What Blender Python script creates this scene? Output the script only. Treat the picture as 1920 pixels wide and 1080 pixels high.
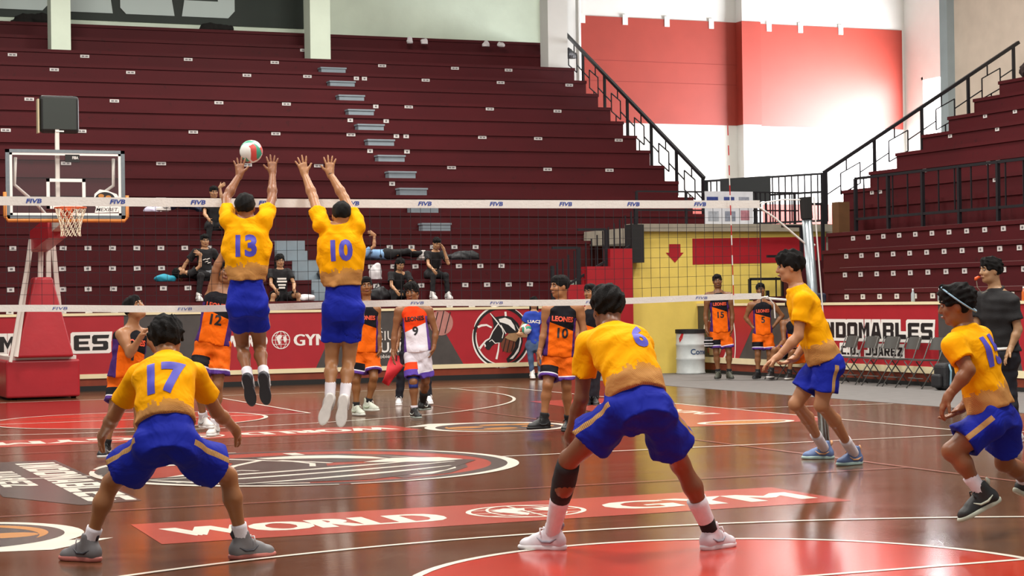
import bpy, bmesh, math, random
import numpy as np
from mathutils import Vector, Matrix
from mathutils.bvhtree import BVHTree

# ------------------------------------------------------------------ camera, world, lights, exposure
for o in list(bpy.data.objects): bpy.data.objects.remove(o)
S = bpy.context.scene
COL = S.collection
FPX = 3624.3
CAM = np.array([-4.964, -17.085, 1.482])
_y, _p, _r = .3904, .00676, -.01443
_f = np.array([math.sin(_y)*math.cos(_p), math.cos(_y)*math.cos(_p), math.sin(_p)])
_rt = np.array([math.cos(_y), -math.sin(_y), 0.])
_u = np.cross(_rt, _f)
RT = math.cos(_r)*_rt + math.sin(_r)*_u
UP = -math.sin(_r)*_rt + math.cos(_r)*_u
FW = _f
cd = bpy.data.cameras.new('camera'); cd.sensor_width = 36; cd.lens = 36*FPX/1920; cd.clip_end = 200
co = bpy.data.objects.new('camera', cd); COL.objects.link(co)
co.matrix_world = Matrix(((RT[0], UP[0], -FW[0], CAM[0]), (RT[1], UP[1], -FW[1], CAM[1]), (RT[2], UP[2], -FW[2], CAM[2]), (0, 0, 0, 1)))
S.camera = co
W = bpy.data.worlds.new('hall_air'); S.world = W; W.use_nodes = True
bg = W.node_tree.nodes['Background']; bg.inputs[0].default_value = (1., .97, .93, 1); bg.inputs[1].default_value = .36
S.view_settings.view_transform = 'Standard'; S.view_settings.look = 'None'
S.view_settings.gamma = 1; S.view_settings.use_curve_mapping = False
S.view_settings.exposure = .38

def area(name, loc, rot, sx, sy, power, col=(1, 1, 1)):
    l = bpy.data.lights.new(name, 'AREA'); l.shape = 'RECTANGLE'; l.size = sx; l.size_y = sy; l.energy = power; l.color = col
    o = bpy.data.objects.new(name, l); COL.objects.link(o); o.location = loc; o.rotation_euler = rot
    return o
for i, (x, y) in enumerate([(-5, -9), (3, -9), (-5, 0), (3, 0), (-5, 9), (3, 9), (10, -3), (10, 7), (0, 20), (8, 20), (15, 14)]):  # the last three are added lamps that brighten the walls behind the stands
    area('high_bay_and_fill_light', (x, y, 11.2), (0, 0, 0), 2.2, 2.2, 620, (1, .95, .88))
# daylight from the tall windows on the side wall of the corner stairwell
area('window_daylight', (26.35, 25.55, 5.6), (0, math.radians(90), 0), 3.8, 6.0, 2000, (.95, .96, 1.))

# ------------------------------------------------------------------ helpers
def srgb(h):
    h = h.lstrip('#'); v = [int(h[i:i+2], 16)/255 for i in (0, 2, 4)]
    return tuple((c/12.92 if c <= .04045 else ((c+.055)/1.055)**2.4) for c in v) + (1,)
MATS = {}
def mat(name, col, rough=.6, noise=0, nscale=8, bump=0, bscale=60, spec=.5, metal=0, coat=0, emit=0, alpha=1, sheen=0):
    """plain procedural material: colour with a little noise, optional bump"""
    if name in MATS: return MATS[name]
    m = bpy.data.materials.new(name); m.use_nodes = True; nt = m.node_tree; b = nt.nodes['Principled BSDF']
    c = srgb(col) if isinstance(col, str) else col
    b.inputs['Base Color'].default_value = c; b.inputs['Roughness'].default_value = rough
    b.inputs['Specular IOR Level'].default_value = spec; b.inputs['Metallic'].default_value = metal
    b.inputs['Coat Weight'].default_value = coat; b.inputs['Coat Roughness'].default_value = .08
    if sheen: b.inputs['Sheen Weight'].default_value = sheen
    if emit: b.inputs['Emission Color'].default_value = c; b.inputs['Emission Strength'].default_value = emit
    if alpha < 1: b.inputs['Alpha'].default_value = alpha
    if noise or bump:
        tc = nt.nodes.new('ShaderNodeTexCoord')
        if noise:
            n = nt.nodes.new('ShaderNodeTexNoise'); n.inputs['Scale'].default_value = nscale; n.inputs['Detail'].default_value = 5
            nt.links.new(tc.outputs['Object'], n.inputs['Vector'])
            mr = nt.nodes.new('ShaderNodeMapRange'); mr.inputs['From Min'].default_value = .25; mr.inputs['From Max'].default_value = .75
            mr.inputs['To Min'].default_value = 1-noise; mr.inputs['To Max'].default_value = 1+noise
            nt.links.new(n.outputs['Fac'], mr.inputs['Value'])
            mx = nt.nodes.new('ShaderNodeVectorMath'); mx.operation = 'SCALE'; mx.inputs[0].default_value = c[:3]
            nt.links.new(mr.outputs['Result'], mx.inputs['Scale']); nt.links.new(mx.outputs['Vector'], b.inputs['Base Color'])
        if bump:
            n2 = nt.nodes.new('ShaderNodeTexNoise'); n2.inputs['Scale'].default_value = bscale; n2.inputs['Detail'].default_value = 4
            nt.links.new(tc.outputs['Object'], n2.inputs['Vector'])
            bp = nt.nodes.new('ShaderNodeBump'); bp.inputs['Strength'].default_value = bump; bp.inputs['Distance'].default_value = .02
            nt.links.new(n2.outputs['Fac'], bp.inputs['Height']); nt.links.new(bp.outputs['Normal'], b.inputs['Normal'])
    MATS[name] = m
    return m
class NB:
    """small node-building helper"""
    def __init__(s, name, rough=.6, spec=.5):
        s.m = bpy.data.materials.new(name); s.m.use_nodes = True; s.nt = s.m.node_tree; s.b = s.nt.nodes['Principled BSDF']
        s.b.inputs['Roughness'].default_value = rough; s.b.inputs['Specular IOR Level'].default_value = spec; MATS[name] = s.m
    def n(s, t, **k):
        n = s.nt.nodes.new(t)
        for a, v in k.items(): setattr(n, a, v)
        return n
    def put(s, sock, v):
        if hasattr(v, 'links') or hasattr(v, 'is_linked'): s.nt.links.new(v, sock)
        else: sock.default_value = v
    def math(s, op, a, b=0., c=None):
        n = s.n('ShaderNodeMath', operation=op); s.put(n.inputs[0], a); s.put(n.inputs[1], b)
        if c is not None: s.put(n.inputs[2], c)
        return n.outputs[0]
    def mix(s, f, a, b):
        n = s.n('ShaderNodeMix', data_type='RGBA'); s.put(n.inputs[0], f); s.put(n.inputs[6], a); s.put(n.inputs[7], b); return n.outputs[2]
    def attr(s, name): return s.n('ShaderNodeAttribute', attribute_name=name).outputs['Fac']
    def noise(s, scale, detail=4, vec=None):
        n = s.n('ShaderNodeTexNoise'); n.inputs['Scale'].default_value = scale; n.inputs['Detail'].default_value = detail
        if vec is None: vec = s.n('ShaderNodeTexCoord').outputs['Object']
        s.nt.links.new(vec, n.inputs['Vector']); return n.outputs['Fac']
    def gt(s, a, b): return s.math('GREATER_THAN', a, b)
    def lt(s, a, b): return s.math('LESS_THAN', a, b)
    def mul(s, a, b): return s.math('MULTIPLY', a, b)
    def col(s, c): s.put(s.b.inputs['Base Color'], c)
    def bump(s, h, strength=.3, dist=.01):
        n = s.n('ShaderNodeBump'); n.inputs['Strength'].default_value = strength; n.inputs['Distance'].default_value = dist
        s.put(n.inputs['Height'], h); s.nt.links.new(n.outputs['Normal'], s.b.inputs['Normal'])

def link(name, me, m=None, parent=None, smooth=False):
    if m is not None and not me.materials: me.materials.append(m)
    o = bpy.data.objects.new(name, me); COL.objects.link(o)
    if parent is not None: o.parent = parent
    if smooth: me.polygons.foreach_set('use_smooth', np.ones(len(me.polygons), bool))
    return o
def tag(o, label=None, cat=None, group=None, kind=None):
    if label: o['label'] = label
    if cat: o['category'] = cat
    if group: o['group'] = group
    if kind: o['kind'] = kind
    return o
def empty(name, loc, label=None, cat=None, group=None, rz=0):
    o = bpy.data.objects.new(name, None); COL.objects.link(o); o.location = loc; o.rotation_euler = (0, 0, rz); o.empty_display_size = .1
    return tag(o, label, cat, group)
class MB:
    """collects boxes, bars, tubes and polygons into ONE mesh"""
    def __init__(s): s.v = []; s.f = []
    def add(s, v, f):
        n = len(s.v); s.v += [tuple(map(float, q)) for q in v]; s.f += [tuple(i+n for i in q) for q in f]; return s
    def box(s, x0, x1, y0, y1, z0, z1):
        v = [(x, y, z) for x in (x0, x1) for y in (y0, y1) for z in (z0, z1)]
        return s.add(v, [(0, 1, 3, 2), (4, 6, 7, 5), (0, 4, 5, 1), (2, 3, 7, 6), (0, 2, 6, 4), (1, 5, 7, 3)])
    def prism(s, pts, d):
        """polygon pts (3D) extruded by vector d"""
        n = len(pts); a = [np.array(q, float) for q in pts]; d = np.array(d, float); v = a+[q+d for q in a]
        nr = sum((np.cross(a[i]-a[0], a[(i+1) % n]-a[0]) for i in range(n)), np.zeros(3))
        f = [tuple(range(n)), tuple(range(2*n-1, n-1, -1))] + [(i, i+n, (i+1) % n+n, (i+1) % n) for i in range(n)]
        if nr@d > 0: f = [q[::-1] for q in f]
        return s.add(v, f)
    def bar(s, a, b, w, h=None, up=(0, 0, 1)):
        a = np.array(a, float); b = np.array(b, float); h = h or w; t = (b-a)/np.linalg.norm(b-a); u = np.array(up, float)
        if abs(t@u) > .97: u = np.array((1., 0, 0)) if abs(t[0]) < .9 else np.array((0, 1., 0))
        l = np.cross(t, u); l /= np.linalg.norm(l); u = np.cross(l, t)
        v = [p+l*i*w/2+u*j*h/2 for p in (a, b) for i, j in ((-1, -1), (1, -1), (1, 1), (-1, 1))]
        return s.add(v, [(0, 1, 2, 3), (7, 6, 5, 4), (0, 4, 5, 1), (1, 5, 6, 2), (2, 6, 7, 3), (3, 7, 4, 0)])
    def tube(s, pts, r, n=8, cap=True):
        """swept tube; r number or list"""
        P = [np.array(q, float) for q in pts]; m = len(P); R = r if hasattr(r, '__len__') else [r]*m
        t0 = P[1]-P[0]; u = np.array((0, 0, 1.)) if abs(t0[2]) < .9*np.linalg.norm(t0) else np.array((1., 0, 0)); V = []
        for i in range(m):
            t = P[min(i+1, m-1)]-P[max(i-1, 0)]; t = t/np.linalg.norm(t); u = u-t*(u@t); u /= np.linalg.norm(u); l = np.cross(t, u)
            V += [P[i]+R[i]*(math.cos(a)*u+math.sin(a)*l) for a in [2*math.pi*k/n for k in range(n)]]
        F = [(i*n+k, i*n+(k+1) % n, (i+1)*n+(k+1) % n, (i+1)*n+k) for i in range(m-1) for k in range(n)]
        if cap: F += [tuple(range(n-1, -1, -1)), tuple((m-1)*n+k for k in range(n))]
        return s.add(V, F)
    def lathe(s, prof, c=(0, 0, 0), n=24):
        """profile [(r,z)] about vertical axis"""
        V = [(c[0]+r*math.cos(2*math.pi*k/n), c[1]+r*math.sin(2*math.pi*k/n), c[2]+z) for r, z in prof for k in range(n)]
        m = len(prof); F = [(i*n+k, i*n+(k+1) % n, (i+1)*n+(k+1) % n, (i+1)*n+k) for i in range(m-1) for k in range(n)]
        F += [tuple(range(n-1, -1, -1)), tuple((m-1)*n+k for k in range(n))]
        return s.add(V, F)
    def mesh(s, name):
        me = bpy.data.meshes.new(name); me.from_pydata(s.v, [], s.f); me.update(); return me
    def build(s, name, m, parent=None, smooth=False): return link(name, s.mesh(name), m, parent, smooth)
def struct(name, mb, m, label=None, parent=None):
    o = mb.build(name, m, parent)
    if parent is None: o['kind'] = 'structure'
    if label: o['label'] = label
    return o
# flat print: polygons / text laid on a plane given by origin o, axes ex, ey (metres), lifted along en
class Plane:
    def __init__(s, o, ex, ey): s.o = np.array(o, float); s.ex = np.array(ex, float); s.ey = np.array(ey, float); s.en = np.cross(s.ex, s.ey)
    def at(s, x, y, h=0): return s.o+s.ex*x+s.ey*y+s.en*h
_cnt = [0]
def jit(): _cnt[0] = (_cnt[0]+1) % 9; return _cnt[0]*1e-4   # layers of paint never share one plane
def poly(pl, pts, h, mb):
    h += jit()
    v = [pl.at(x, y, h) for x, y in pts]
    return mb.add(v, [tuple(range(len(v)))])
def arcpts(cx, cy, r, a0, a1, n=48, ry=None):
    return [(cx+r*math.cos(math.radians(a0+(a1-a0)*i/n)), cy+(ry or r)*math.sin(math.radians(a0+(a1-a0)*i/n))) for i in range(n+1)]
def ribbon(pl, pts, w, h, mb, closed=False):
    """stroke of width w (number or list) along 2D points"""
    P = [np.array(q, float) for q in pts]; n = len(P); V = []; h += jit()
    ws = w if hasattr(w, '__len__') else [w]*n
    for i in range(n):
        a = P[(i-1) % n] if closed else P[max(i-1, 0)]; b = P[(i+1) % n] if closed else P[min(i+1, n-1)]
        t = b-a; t = t/(np.linalg.norm(t)+1e-9); nn = np.array((-t[1], t[0]))
        V += [pl.at(*(P[i]+nn*ws[i]/2), h), pl.at(*(P[i]-nn*ws[i]/2), h)]
    m = n if closed else n-1
    return mb.add(V, [(2*i, 2*i+1, (2*i+3) % (2*n), (2*i+2) % (2*n)) for i in range(m)])
def textmesh(txt, size, bold=0., shear=0., align='CENTER', sx=1., spacing=1.):
    """text as (verts2d, faces) from the built-in font, size = cap height in metres"""
    c = bpy.data.curves.new('lettering', 'FONT'); c.body = txt; c.size = 1; c.align_x = align; c.offset = bold; c.shear = shear; c.space_character = spacing
    c.resolution_u = 3
    o = bpy.data.objects.new('lettering', c); COL.objects.link(o)
    dg = bpy.context.evaluated_depsgraph_get(); me = bpy.data.meshes.new_from_object(o.evaluated_get(dg))
    v = np.array([q.co[:2] for q in me.vertices]).reshape(-1, 2); f = [tuple(p.vertices) for p in me.polygons]
    bpy.data.objects.remove(o); bpy.data.curves.remove(c); bpy.data.meshes.remove(me)
    if len(v): v = v/.73*size; v[:, 0] *= sx
    return v, f
def text(pl, txt, x, y, size, h, mb, fit=None, **k):
    v, f = textmesh(txt, size, **k)
    if fit and len(v):
        w = v[:, 0].max()-v[:, 0].min(); v[:, 0] = (v[:, 0]-v[:, 0].min())/w*fit-(fit/2 if k.get('align', 'CENTER') == 'CENTER' else 0)
    return mb.add([pl.at(x+a, y+b, h) for a, b in v], f)
# heavy block capitals for the banners: strokes on a 1 x 1 box, as polygons
GLY = {
 'I': [[(.3, 0), (.7, 0), (.7, 1), (.3, 1)]],
 'N': [[(.05, 0), (.38, 0), (.38, 1), (.05, 1)], [(.62, 0), (.95, 0), (.95, 1), (.62, 1)], [(.3, 1), (.38, 1), (.7, 0), (.62, 0)], [(.05, 1), (.42, 1), (.95, 0), (.6, 0)]],
 'D': [[(.05, 0), (.38, 0), (.38, 1), (.05, 1)], [(.38, 0), (.8, 0), (.95, .14), (.62, .26), (.38, .26)], [(.38, 1), (.8, 1), (.95, .86), (.62, .74), (.38, .74)], [(.62, .14), (.95, .14), (.95, .86), (.62, .86)]],
 'O': [[(.05, .14), (.38, .14), (.38, .86), (.05, .86)], [(.62, .14), (.95, .14), (.95, .86), (.62, .86)], [(.05, .14), (.2, 0), (.8, 0), (.95, .14), (.62, .28), (.38, .28)], [(.05, .86), (.38, .72), (.62, .72), (.95, .86), (.8, 1), (.2, 1)]],
 'M': [[(.02, 0), (.3, 0), (.3, 1), (.02, 1)], [(.7, 0), (.98, 0), (.98, 1), (.7, 1)], [(.3, 1), (.5, .62), (.5, .2), (.26, .7)], [(.7, 1), (.74, .7), (.5, .2), (.5, .62)]],
 'A': [[(.02, 0), (.35, 0), (.5, 1), (.28, 1)], [(.65, 0), (.98, 0), (.72, 1), (.5, 1)], [(.3, .2), (.7, .2), (.65, .42), (.35, .42)], [(.28, 1), (.4, .78), (.6, .78), (.72, 1)]],
 'B': [[(.05, 0), (.38, 0), (.38, 1), (.05, 1)], [(.38, 0), (.82, 0), (.95, .12), (.66, .22), (.38, .22)], [(.38, .4), (.8, .4), (.9, .5), (.8, .6), (.38, .6)], [(.38, 1), (.82, 1), (.95, .88), (.66, .78), (.38, .78)], [(.64, .12), (.95, .12), (.95, .42), (.85, .5), (.64, .5)], [(.64, .5), (.85, .5), (.95, .58), (.95, .88), (.64, .88)]],
 'L': [[(.05, 0), (.38, 0), (.38, 1), (.05, 1)], [(.38, 0), (.95, 0), (.9, .3), (.38, .3)]],
 'E': [[(.05, .1), (.38, .1), (.38, .9), (.05, .9)], [(.05, .1), (.16, 0), (.95, 0), (.9, .27), (.38, .27)], [(.38, .4), (.85, .4), (.85, .62), (.38, .62)], [(.05, .9), (.38, .74), (.98, .74), (.98, 1), (.16, 1)]],
 'S': [[(.05, 0), (.82, 0), (.95, .12), (.62, .27), (.1, .27)], [(.62, .12), (.95, .12), (.95, .5), (.84, .62), (.62, .5)], [(.05, .5), (.16, .4), (.62, .4), (.84, .62), (.38, .62)], [(.05, .5), (.38, .62), (.38, .88), (.05, .88)], [(.05, .88), (.38, .74), (.98, .74), (1.08, 1), (.16, 1)]],
 'C': [[(.05, .1), (.38, .1), (.38, .9), (.05, .9)], [(.05, .1), (.16, 0), (.95, 0), (.9, .27), (.38, .27)], [(.05, .9), (.38, .74), (.98, .74), (.98, 1), (.16, 1)]],
 'J': [[(.62, .12), (.95, .12), (.95, 1), (.62, 1)], [(.05, 0), (.82, 0), (.95, .12), (.62, .27), (.05, .27)]],
 'U': [[(.05, .12), (.38, .12), (.38, 1), (.05, 1)], [(.62, .12), (.95, .12), (.95, 1), (.62, 1)], [(.05, .12), (.18, 0), (.82, 0), (.95, .12), (.62, .28), (.38, .28)]],
 'R': [[(.05, 0), (.38, 0), (.38, 1), (.05, 1)], [(.38, .4), (.8, .4), (.95, .5), (.66, .62), (.38, .62)], [(.38, 1), (.82, 1), (.95, .88), (.66, .76), (.38, .76)], [(.62, .5), (.95, .5), (.95, .88), (.62, .88)], [(.4, .42), (.72, .42), (.98, 0), (.64, 0)]],
 'Z': [[(.05, 0), (.95, 0), (.95, .27), (.05, .27)], [(.05, .74), (.95, .74), (.95, 1), (.05, 1)], [(.05, .27), (.45, .27), (.95, .74), (.55, .74)]],
 '.': [[(.3, 0), (.7, 0), (.7, .25), (.3, .25)]],
}
def block(pl, txt, x, y, adv, hgt, h, mb, grow=0., slant=0.):
    """block capitals from left x, baseline y; grow widens every stroke (white outline)"""
    mx = lambda t: float(np.interp(t, (0, .05, .38, .62, .95, 1.1), (.04, .06, .34, .66, .94, 1.02)))
    my = lambda t: float(np.interp(t, (0, .27, .4, .62, .73, 1), (0, .235, .405, .6, .765, 1)))
    for ch in txt:
        if ch != ' ':
            for g in GLY[ch]:
                g = [(mx(q[0]) if ch not in 'MANZI.' else q[0]*.92+.04-(.25 if ch in 'I.' else 0), my(q[1])) for q in g]
                c = np.mean(g, 0); pts = []
                for q in g:
                    px, py = x+q[0]*adv, y+q[1]*hgt
                    if grow:
                        cx, cy = x+c[0]*adv, y+c[1]*hgt
                        px += grow*(1 if px > cx else -1); py += grow*(1 if py > cy else -1)
                    pts.append((px+slant*(py-y), py))
                a = sum(pts[i][0]*pts[(i+1) % len(pts)][1]-pts[(i+1) % len(pts)][0]*pts[i][1] for i in range(len(pts)))
                poly(pl, pts if a > 0 else pts[::-1], h, mb)
        x += adv*(.55 if ch in 'I.' else 1)
    return x
# ------------------------------------------------------------------ materials of the hall
def floor_material():
    B = NB('varnished_wood_floor', .13, .5)
    tc = B.n('ShaderNodeTexCoord').outputs['Object']
    br = B.n('ShaderNodeTexBrick'); B.nt.links.new(tc, br.inputs['Vector'])
    br.offset = .37; br.inputs['Scale'].default_value = 1; br.inputs['Brick Width'].default_value = 1.4; br.inputs['Row Height'].default_value = .07
    br.inputs['Mortar Size'].default_value = .0016; br.inputs['Color1'].default_value = srgb('#5b3824'); br.inputs['Color2'].default_value = srgb('#492a17'); br.inputs['Mortar'].default_value = srgb('#1c0c08')
    mp = B.n('ShaderNodeMapping'); mp.inputs['Scale'].default_value = (1.2, 22, 1); B.nt.links.new(tc, mp.inputs['Vector'])
    g = B.noise(3, 6, mp.outputs['Vector'])
    B.col(B.mix(B.mul(g, .75), br.outputs['Color'], srgb('#6d482e')))
    w = B.noise(1.3, 4)
    r = B.n('ShaderNodeMapRange'); B.put(r.inputs['Value'], w); r.inputs['To Min'].default_value = .075; r.inputs['To Max'].default_value = .2
    B.put(B.b.inputs['Roughness'], r.outputs['Result'])
    mp2 = B.n('ShaderNodeMapping'); mp2.inputs['Scale'].default_value = (.9, 10, 1); B.nt.links.new(tc, mp2.inputs['Vector'])
    B.bump(B.noise(5, 3, mp2.outputs['Vector']), .06, .01)
    return B.m
M_FLOOR = floor_material()
M_WHITEP = mat('floor_paint_white', '#e8e2d4', .2, .06, 3)
M_REDP = mat('floor_paint_red', '#7d2119', .16, .12, 2)
M_REDP2 = mat('floor_paint_bright_red', '#b5301c', .16, .1, 2)
M_PINKP = mat('floor_paint_salmon', '#a8483a', .2, .1, 2)
M_GREYP = mat('floor_paint_grey', '#4a4541', .22, .12, 3)
M_TANP = mat('floor_paint_ochre', '#b5793a', .25, .1, 3)
M_YLINE = mat('floor_paint_faint_line', '#8a5545', .22)
M_APRON = mat('grey_sports_carpet', '#6d6a68', .75, .12, 5, .15, 40)
def painted(name, c1, rough=.45):
    """scuffed painted concrete of the stands"""
    B = NB(name, rough, .25); c = srgb(c1); k = srgb('#1a0d0c'); l = tuple(min(1, q*1.6) for q in c[:3])+(1,)
    a = B.noise(.8, 6); d = B.noise(9, 5)
    x = B.mix(B.math('SMOOTHSTEP', a, .5, .78) if False else B.mul(B.gt(d, .66), .35), c, k)
    f = B.n('ShaderNodeMapRange'); B.put(f.inputs['Value'], a); f.inputs['From Min'].default_value = .35; f.inputs['From Max'].default_value = .75
    B.col(B.mix(B.mul(f.outputs['Result'], .4), x, l)); B.bump(d, .15, .01)
    return B.m
M_STAND = painted('maroon_painted_concrete', '#430910', .66)
M_STAND2 = painted('maroon_painted_riser', '#3c0910', .66)
M_WALLG = mat('wall_paint_green_light_tint', '#dfeeda', .8, .06, 1.5, .1, 12)  # green cast of reflected light is put into this wall colour
M_WALLW = mat('white_wall_paint', '#e6e6e2', .8, .03, 2)
M_WALLB = mat('beige_wall_paint', '#dccdbd', .85, .08, 2)
M_MURAL = mat('red_wall_paint', '#a23c30', .46, .06, 2)
M_YELLOW = mat('yellow_wall_paint', '#dcc25e', .7, .08, 2.5, .1, 14)
M_CREAM = mat('cream_trim_paint', '#e3d6ae', .6, .05, 4)
M_BRICKR = mat('rust_red_base_paint', '#7a3018', .6, .18, 5)
M_BLACKM = mat('black_painted_steel', '#17181d', .45)
M_BANRED = mat('banner_vinyl_red', '#a31d28', .45, .06, 4)
M_BANGRY = mat('banner_vinyl_charcoal', '#45413f', .5, .2, 4)
M_BANWH = mat('banner_vinyl_white', '#e8e4de', .5)
M_BANBK = mat('banner_vinyl_black', '#191718', .5)
M_DARKGAP = mat('black_rubber_skirting', '#141414', .7)
M_CONC = mat('bare_concrete', '#8d8677', .85, .15, 4, .2, 20)
M_REDW = mat('red_wall_gloss_paint', '#9c1420', .5, .08, 3)
M_LABEL = mat('white_seat_label', '#cfcbc8', .5)
M_STEPG = mat('grey_step_paint', '#7d8a92', .6, .08, 6)

# ------------------------------------------------------------------ floor
floor = struct('floor', MB().box(-26, 10, -30, 17.36, -.25, 0), M_FLOOR, 'dark brown varnished wooden sports floor')
apron = struct('floor_apron', MB().box(10, 16, -30, 17.36, -.25, .004), M_APRON, 'grey carpeted strip beside the court')
FP = Plane((0, 0, 0), (1, 0, 0), (0, 1, 0))
def fpart(name, mb, m, label=None):
    o = mb.build(name, m, floor)
    if label: o['label'] = label
    return o
fpart('key_area', poly(FP, [(-2.45, 8.2), (2.45, 8.2), (2.45, 14), (-2.45, 14)], .001, MB()), M_REDP)
fpart('key_area', poly(FP, [(-2.45, -14), (2.45, -14), (2.45, -8.2), (-2.45, -8.2)], .001, MB()), M_REDP)
for s in (1, -1):
    fpart('free_throw_circle', poly(FP, arcpts(0, s*8.2, 1.78, 0, 360, 64)[:-1], .002, MB()), M_REDP2)
    fpart('court_line', ribbon(FP, arcpts(0, s*8.2, 1.78, 0, 360, 72)[:-1], .055, .0045, MB(), True), M_WHITEP)
    fpart('court_line', ribbon(FP, [(-2.45, s*8.2), (2.45, s*8.2)], .05, .0045, MB()), M_WHITEP)
    for q in (-1, 1): fpart('court_line', ribbon(FP, [(q*2.45, s*8.2), (q*2.45, s*14)], .05, .0045, MB()), M_WHITEP)
    th = math.degrees(math.asin(9.95/10)) if 0 else 78.5
    arc = [(6.65*math.sin(math.radians(a)), s*(12.425-6.65*math.cos(math.radians(a)))) for a in np.linspace(-86, 86, 90)]
    fpart('court_line', ribbon(FP, [(arc[0][0], s*14)]+arc+[(arc[-1][0], s*14)], .05, .0045, MB()), M_WHITEP)
    fpart('court_line', ribbon(FP, [(-7.5, s*14), (7.5, s*14)], .05, .004, MB()), M_WHITEP)
for q in (-1, 1): fpart('court_line', ribbon(FP, [(q*7.53, -14), (q*7.53, 14)], .05, .0044, MB()), M_WHITEP)
fpart('court_line', ribbon(FP, [(-7.5, 0), (-1.85, 0)], .05, .0046, MB()), M_WHITEP)
fpart('court_line', ribbon(FP, [(1.85, 0), (9.9, 0)], .05, .0046, MB()), M_WHITEP)
fpart('court_line', ribbon(FP, [(7.55, 5.7), (9.9, 5.4)], .05, .0046, MB()), M_WHITEP)
for q in (-1, 1): fpart('faint_volleyball_line', ribbon(FP, [(q*4.5, -9), (q*4.5, 9)], .05, .004, MB()), M_YLINE)
for y in (-9, -3, 3, 9): fpart('faint_volleyball_line', ribbon(FP, [(-4.5, y), (4.5, y)], .05, .0042, MB()), M_YLINE)

def emblem(pl, cx, cy, R, hh, par, dark, light, back=None):
    """round badge with a horse head facing left, mane streaming right"""
    def T(pts): return [(cx+(x-790)/450*R, cy+(480-y)/450*R) for x, y in pts]
    def P(name, pts, m, h):
        mb = MB(); t = T(pts); a = sum(t[i][0]*t[(i+1) % len(t)][1]-t[(i+1) % len(t)][0]*t[i][1] for i in range(len(t)))
        poly(pl, t if a > 0 else t[::-1], h, mb); return mb.build(name, m, par)
    def L(pts, w, m, h): return ribbon(pl, T(pts), [w*R]*len(pts) if not hasattr(w, '__len__') else [q*R for q in w], h, MB()).build('badge_stroke', m, par)
    if back: poly(pl, arcpts(cx, cy, R, 0, 360, 72)[:-1], hh, mb := MB()); mb.build('badge_disc', back, par)
    ribbon(pl, arcpts(cx, cy, R*.93, 0, 360, 72)[:-1], R*.10, hh+.0006, mb := MB(), True); mb.build('badge_ring', dark, par)
    for a0, a1, r in ((95, 160, .99), (165, 262, .99), (-95, 60, .985), (170, 255, .875)):
        n = 40; ribbon(pl, arcpts(cx, cy, R*r, a0, a1, n), [R*.055*max(.15, math.sin(math.pi*i/n))**.5 for i in range(n+1)], hh+.0018, mb := MB()); mb.build('badge_ring', light, par)
    P('mane', [(640, 140), (700, 195), (760, 185), (860, 175), (960, 205), (1050, 290), (1110, 420), (1120, 560), (1080, 690), (1000, 800), (880, 860), (860, 800), (940, 720), (1000, 620), (1000, 520), (940, 440), (850, 420), (740, 280)], dark, hh+.0012)
    P('horse_face', [(640, 145), (745, 270), (800, 300), (850, 430), (835, 490), (790, 560), (700, 568), (640, 610), (600, 665), (560, 660), (530, 620), (520, 575), (550, 520), (600, 490), (645, 400), (670, 330), (655, 240)], dark, hh+.0014)
    P('mane_lock', [(750, 225), (850, 205), (935, 240), (990, 320), (1010, 400), (965, 365), (900, 310), (830, 285), (765, 268)], light, hh+.0020)
    P('mane_lock', [(1010, 300), (1060, 400), (1075, 520), (1050, 640), (980, 740), (910, 800), (960, 800), (1050, 700), (1095, 560), (1085, 420)], light, hh+.0020)
    L([(620, 140), (745, 285), (655, 400), (605, 500), (540, 535), (440, 650)], (.03, .05, .035, .04, .05, .08), light, hh+.0022)
    L([(745, 290), (800, 360), (820, 430), (800, 500)], .03, light, hh+.0022); L([(780, 310), (860, 440)], .03, light, hh+.0022)
    L([(600, 545), (640, 520), (690, 572), (750, 565), (735, 680), (705, 800)], (.02, .03, .03, .04, .055, .07), light, hh+.0022)
    L([(425, 335), (480, 312), (560, 306), (640, 345)], (.07, .07, .06, .05), light, hh+.0016)
    L([(855, 120), (860, 185)], .07, light, hh+.0016)
    P('nostril', [(515, 580), (535, 575), (548, 610), (530, 625)], light, hh+.0022)
emblem(FP, 0, 0, 1.93, .001, floor, M_GREYP, M_WHITEP, M_PINKP)

def ep(pts, m, h, name='mane_lock'):
    t = [(1.93*x, 1.93*y) for x, y in pts]; a = sum(t[i][0]*t[(i+1) % len(t)][1]-t[(i+1) % len(t)][0]*t[i][1] for i in range(len(t)))
    poly(FP, t if a > 0 else t[::-1], h, mb := MB()); fpart(name, mb, m)
ep([(-.86, -.3), (-.3, -.16), (.3, .0), (.72, .1), (.82, -.12), (.5, -.56), (.05, -.84), (-.45, -.78)], M_GREYP, .0042, 'mane')
for a_, b_, c_ in (((-.86, -.36), (-.1, -.3), (.62, .02)), ((-.74, -.55), (.0, -.46), (.7, -.14)), ((-.5, -.76), (.1, -.64), (.6, -.36))):
    q_ = [np.array(a_)*(1-t)**2+np.array(b_)*2*t*(1-t)+np.array(c_)*t*t for t in np.linspace(0, 1, 24)]
    ribbon(FP, [tuple(1.93*v) for v in q_], [.03+.08*math.sin(math.pi*i/23) for i in range(24)], .0052, mb := MB()); fpart('mane_stroke', mb, M_WHITEP)
ep([(.3, .04), (.5, .2), (.72, .12), (.78, -.05), (.62, -.12), (.45, -.04)], M_WHITEP, .0054)

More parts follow.
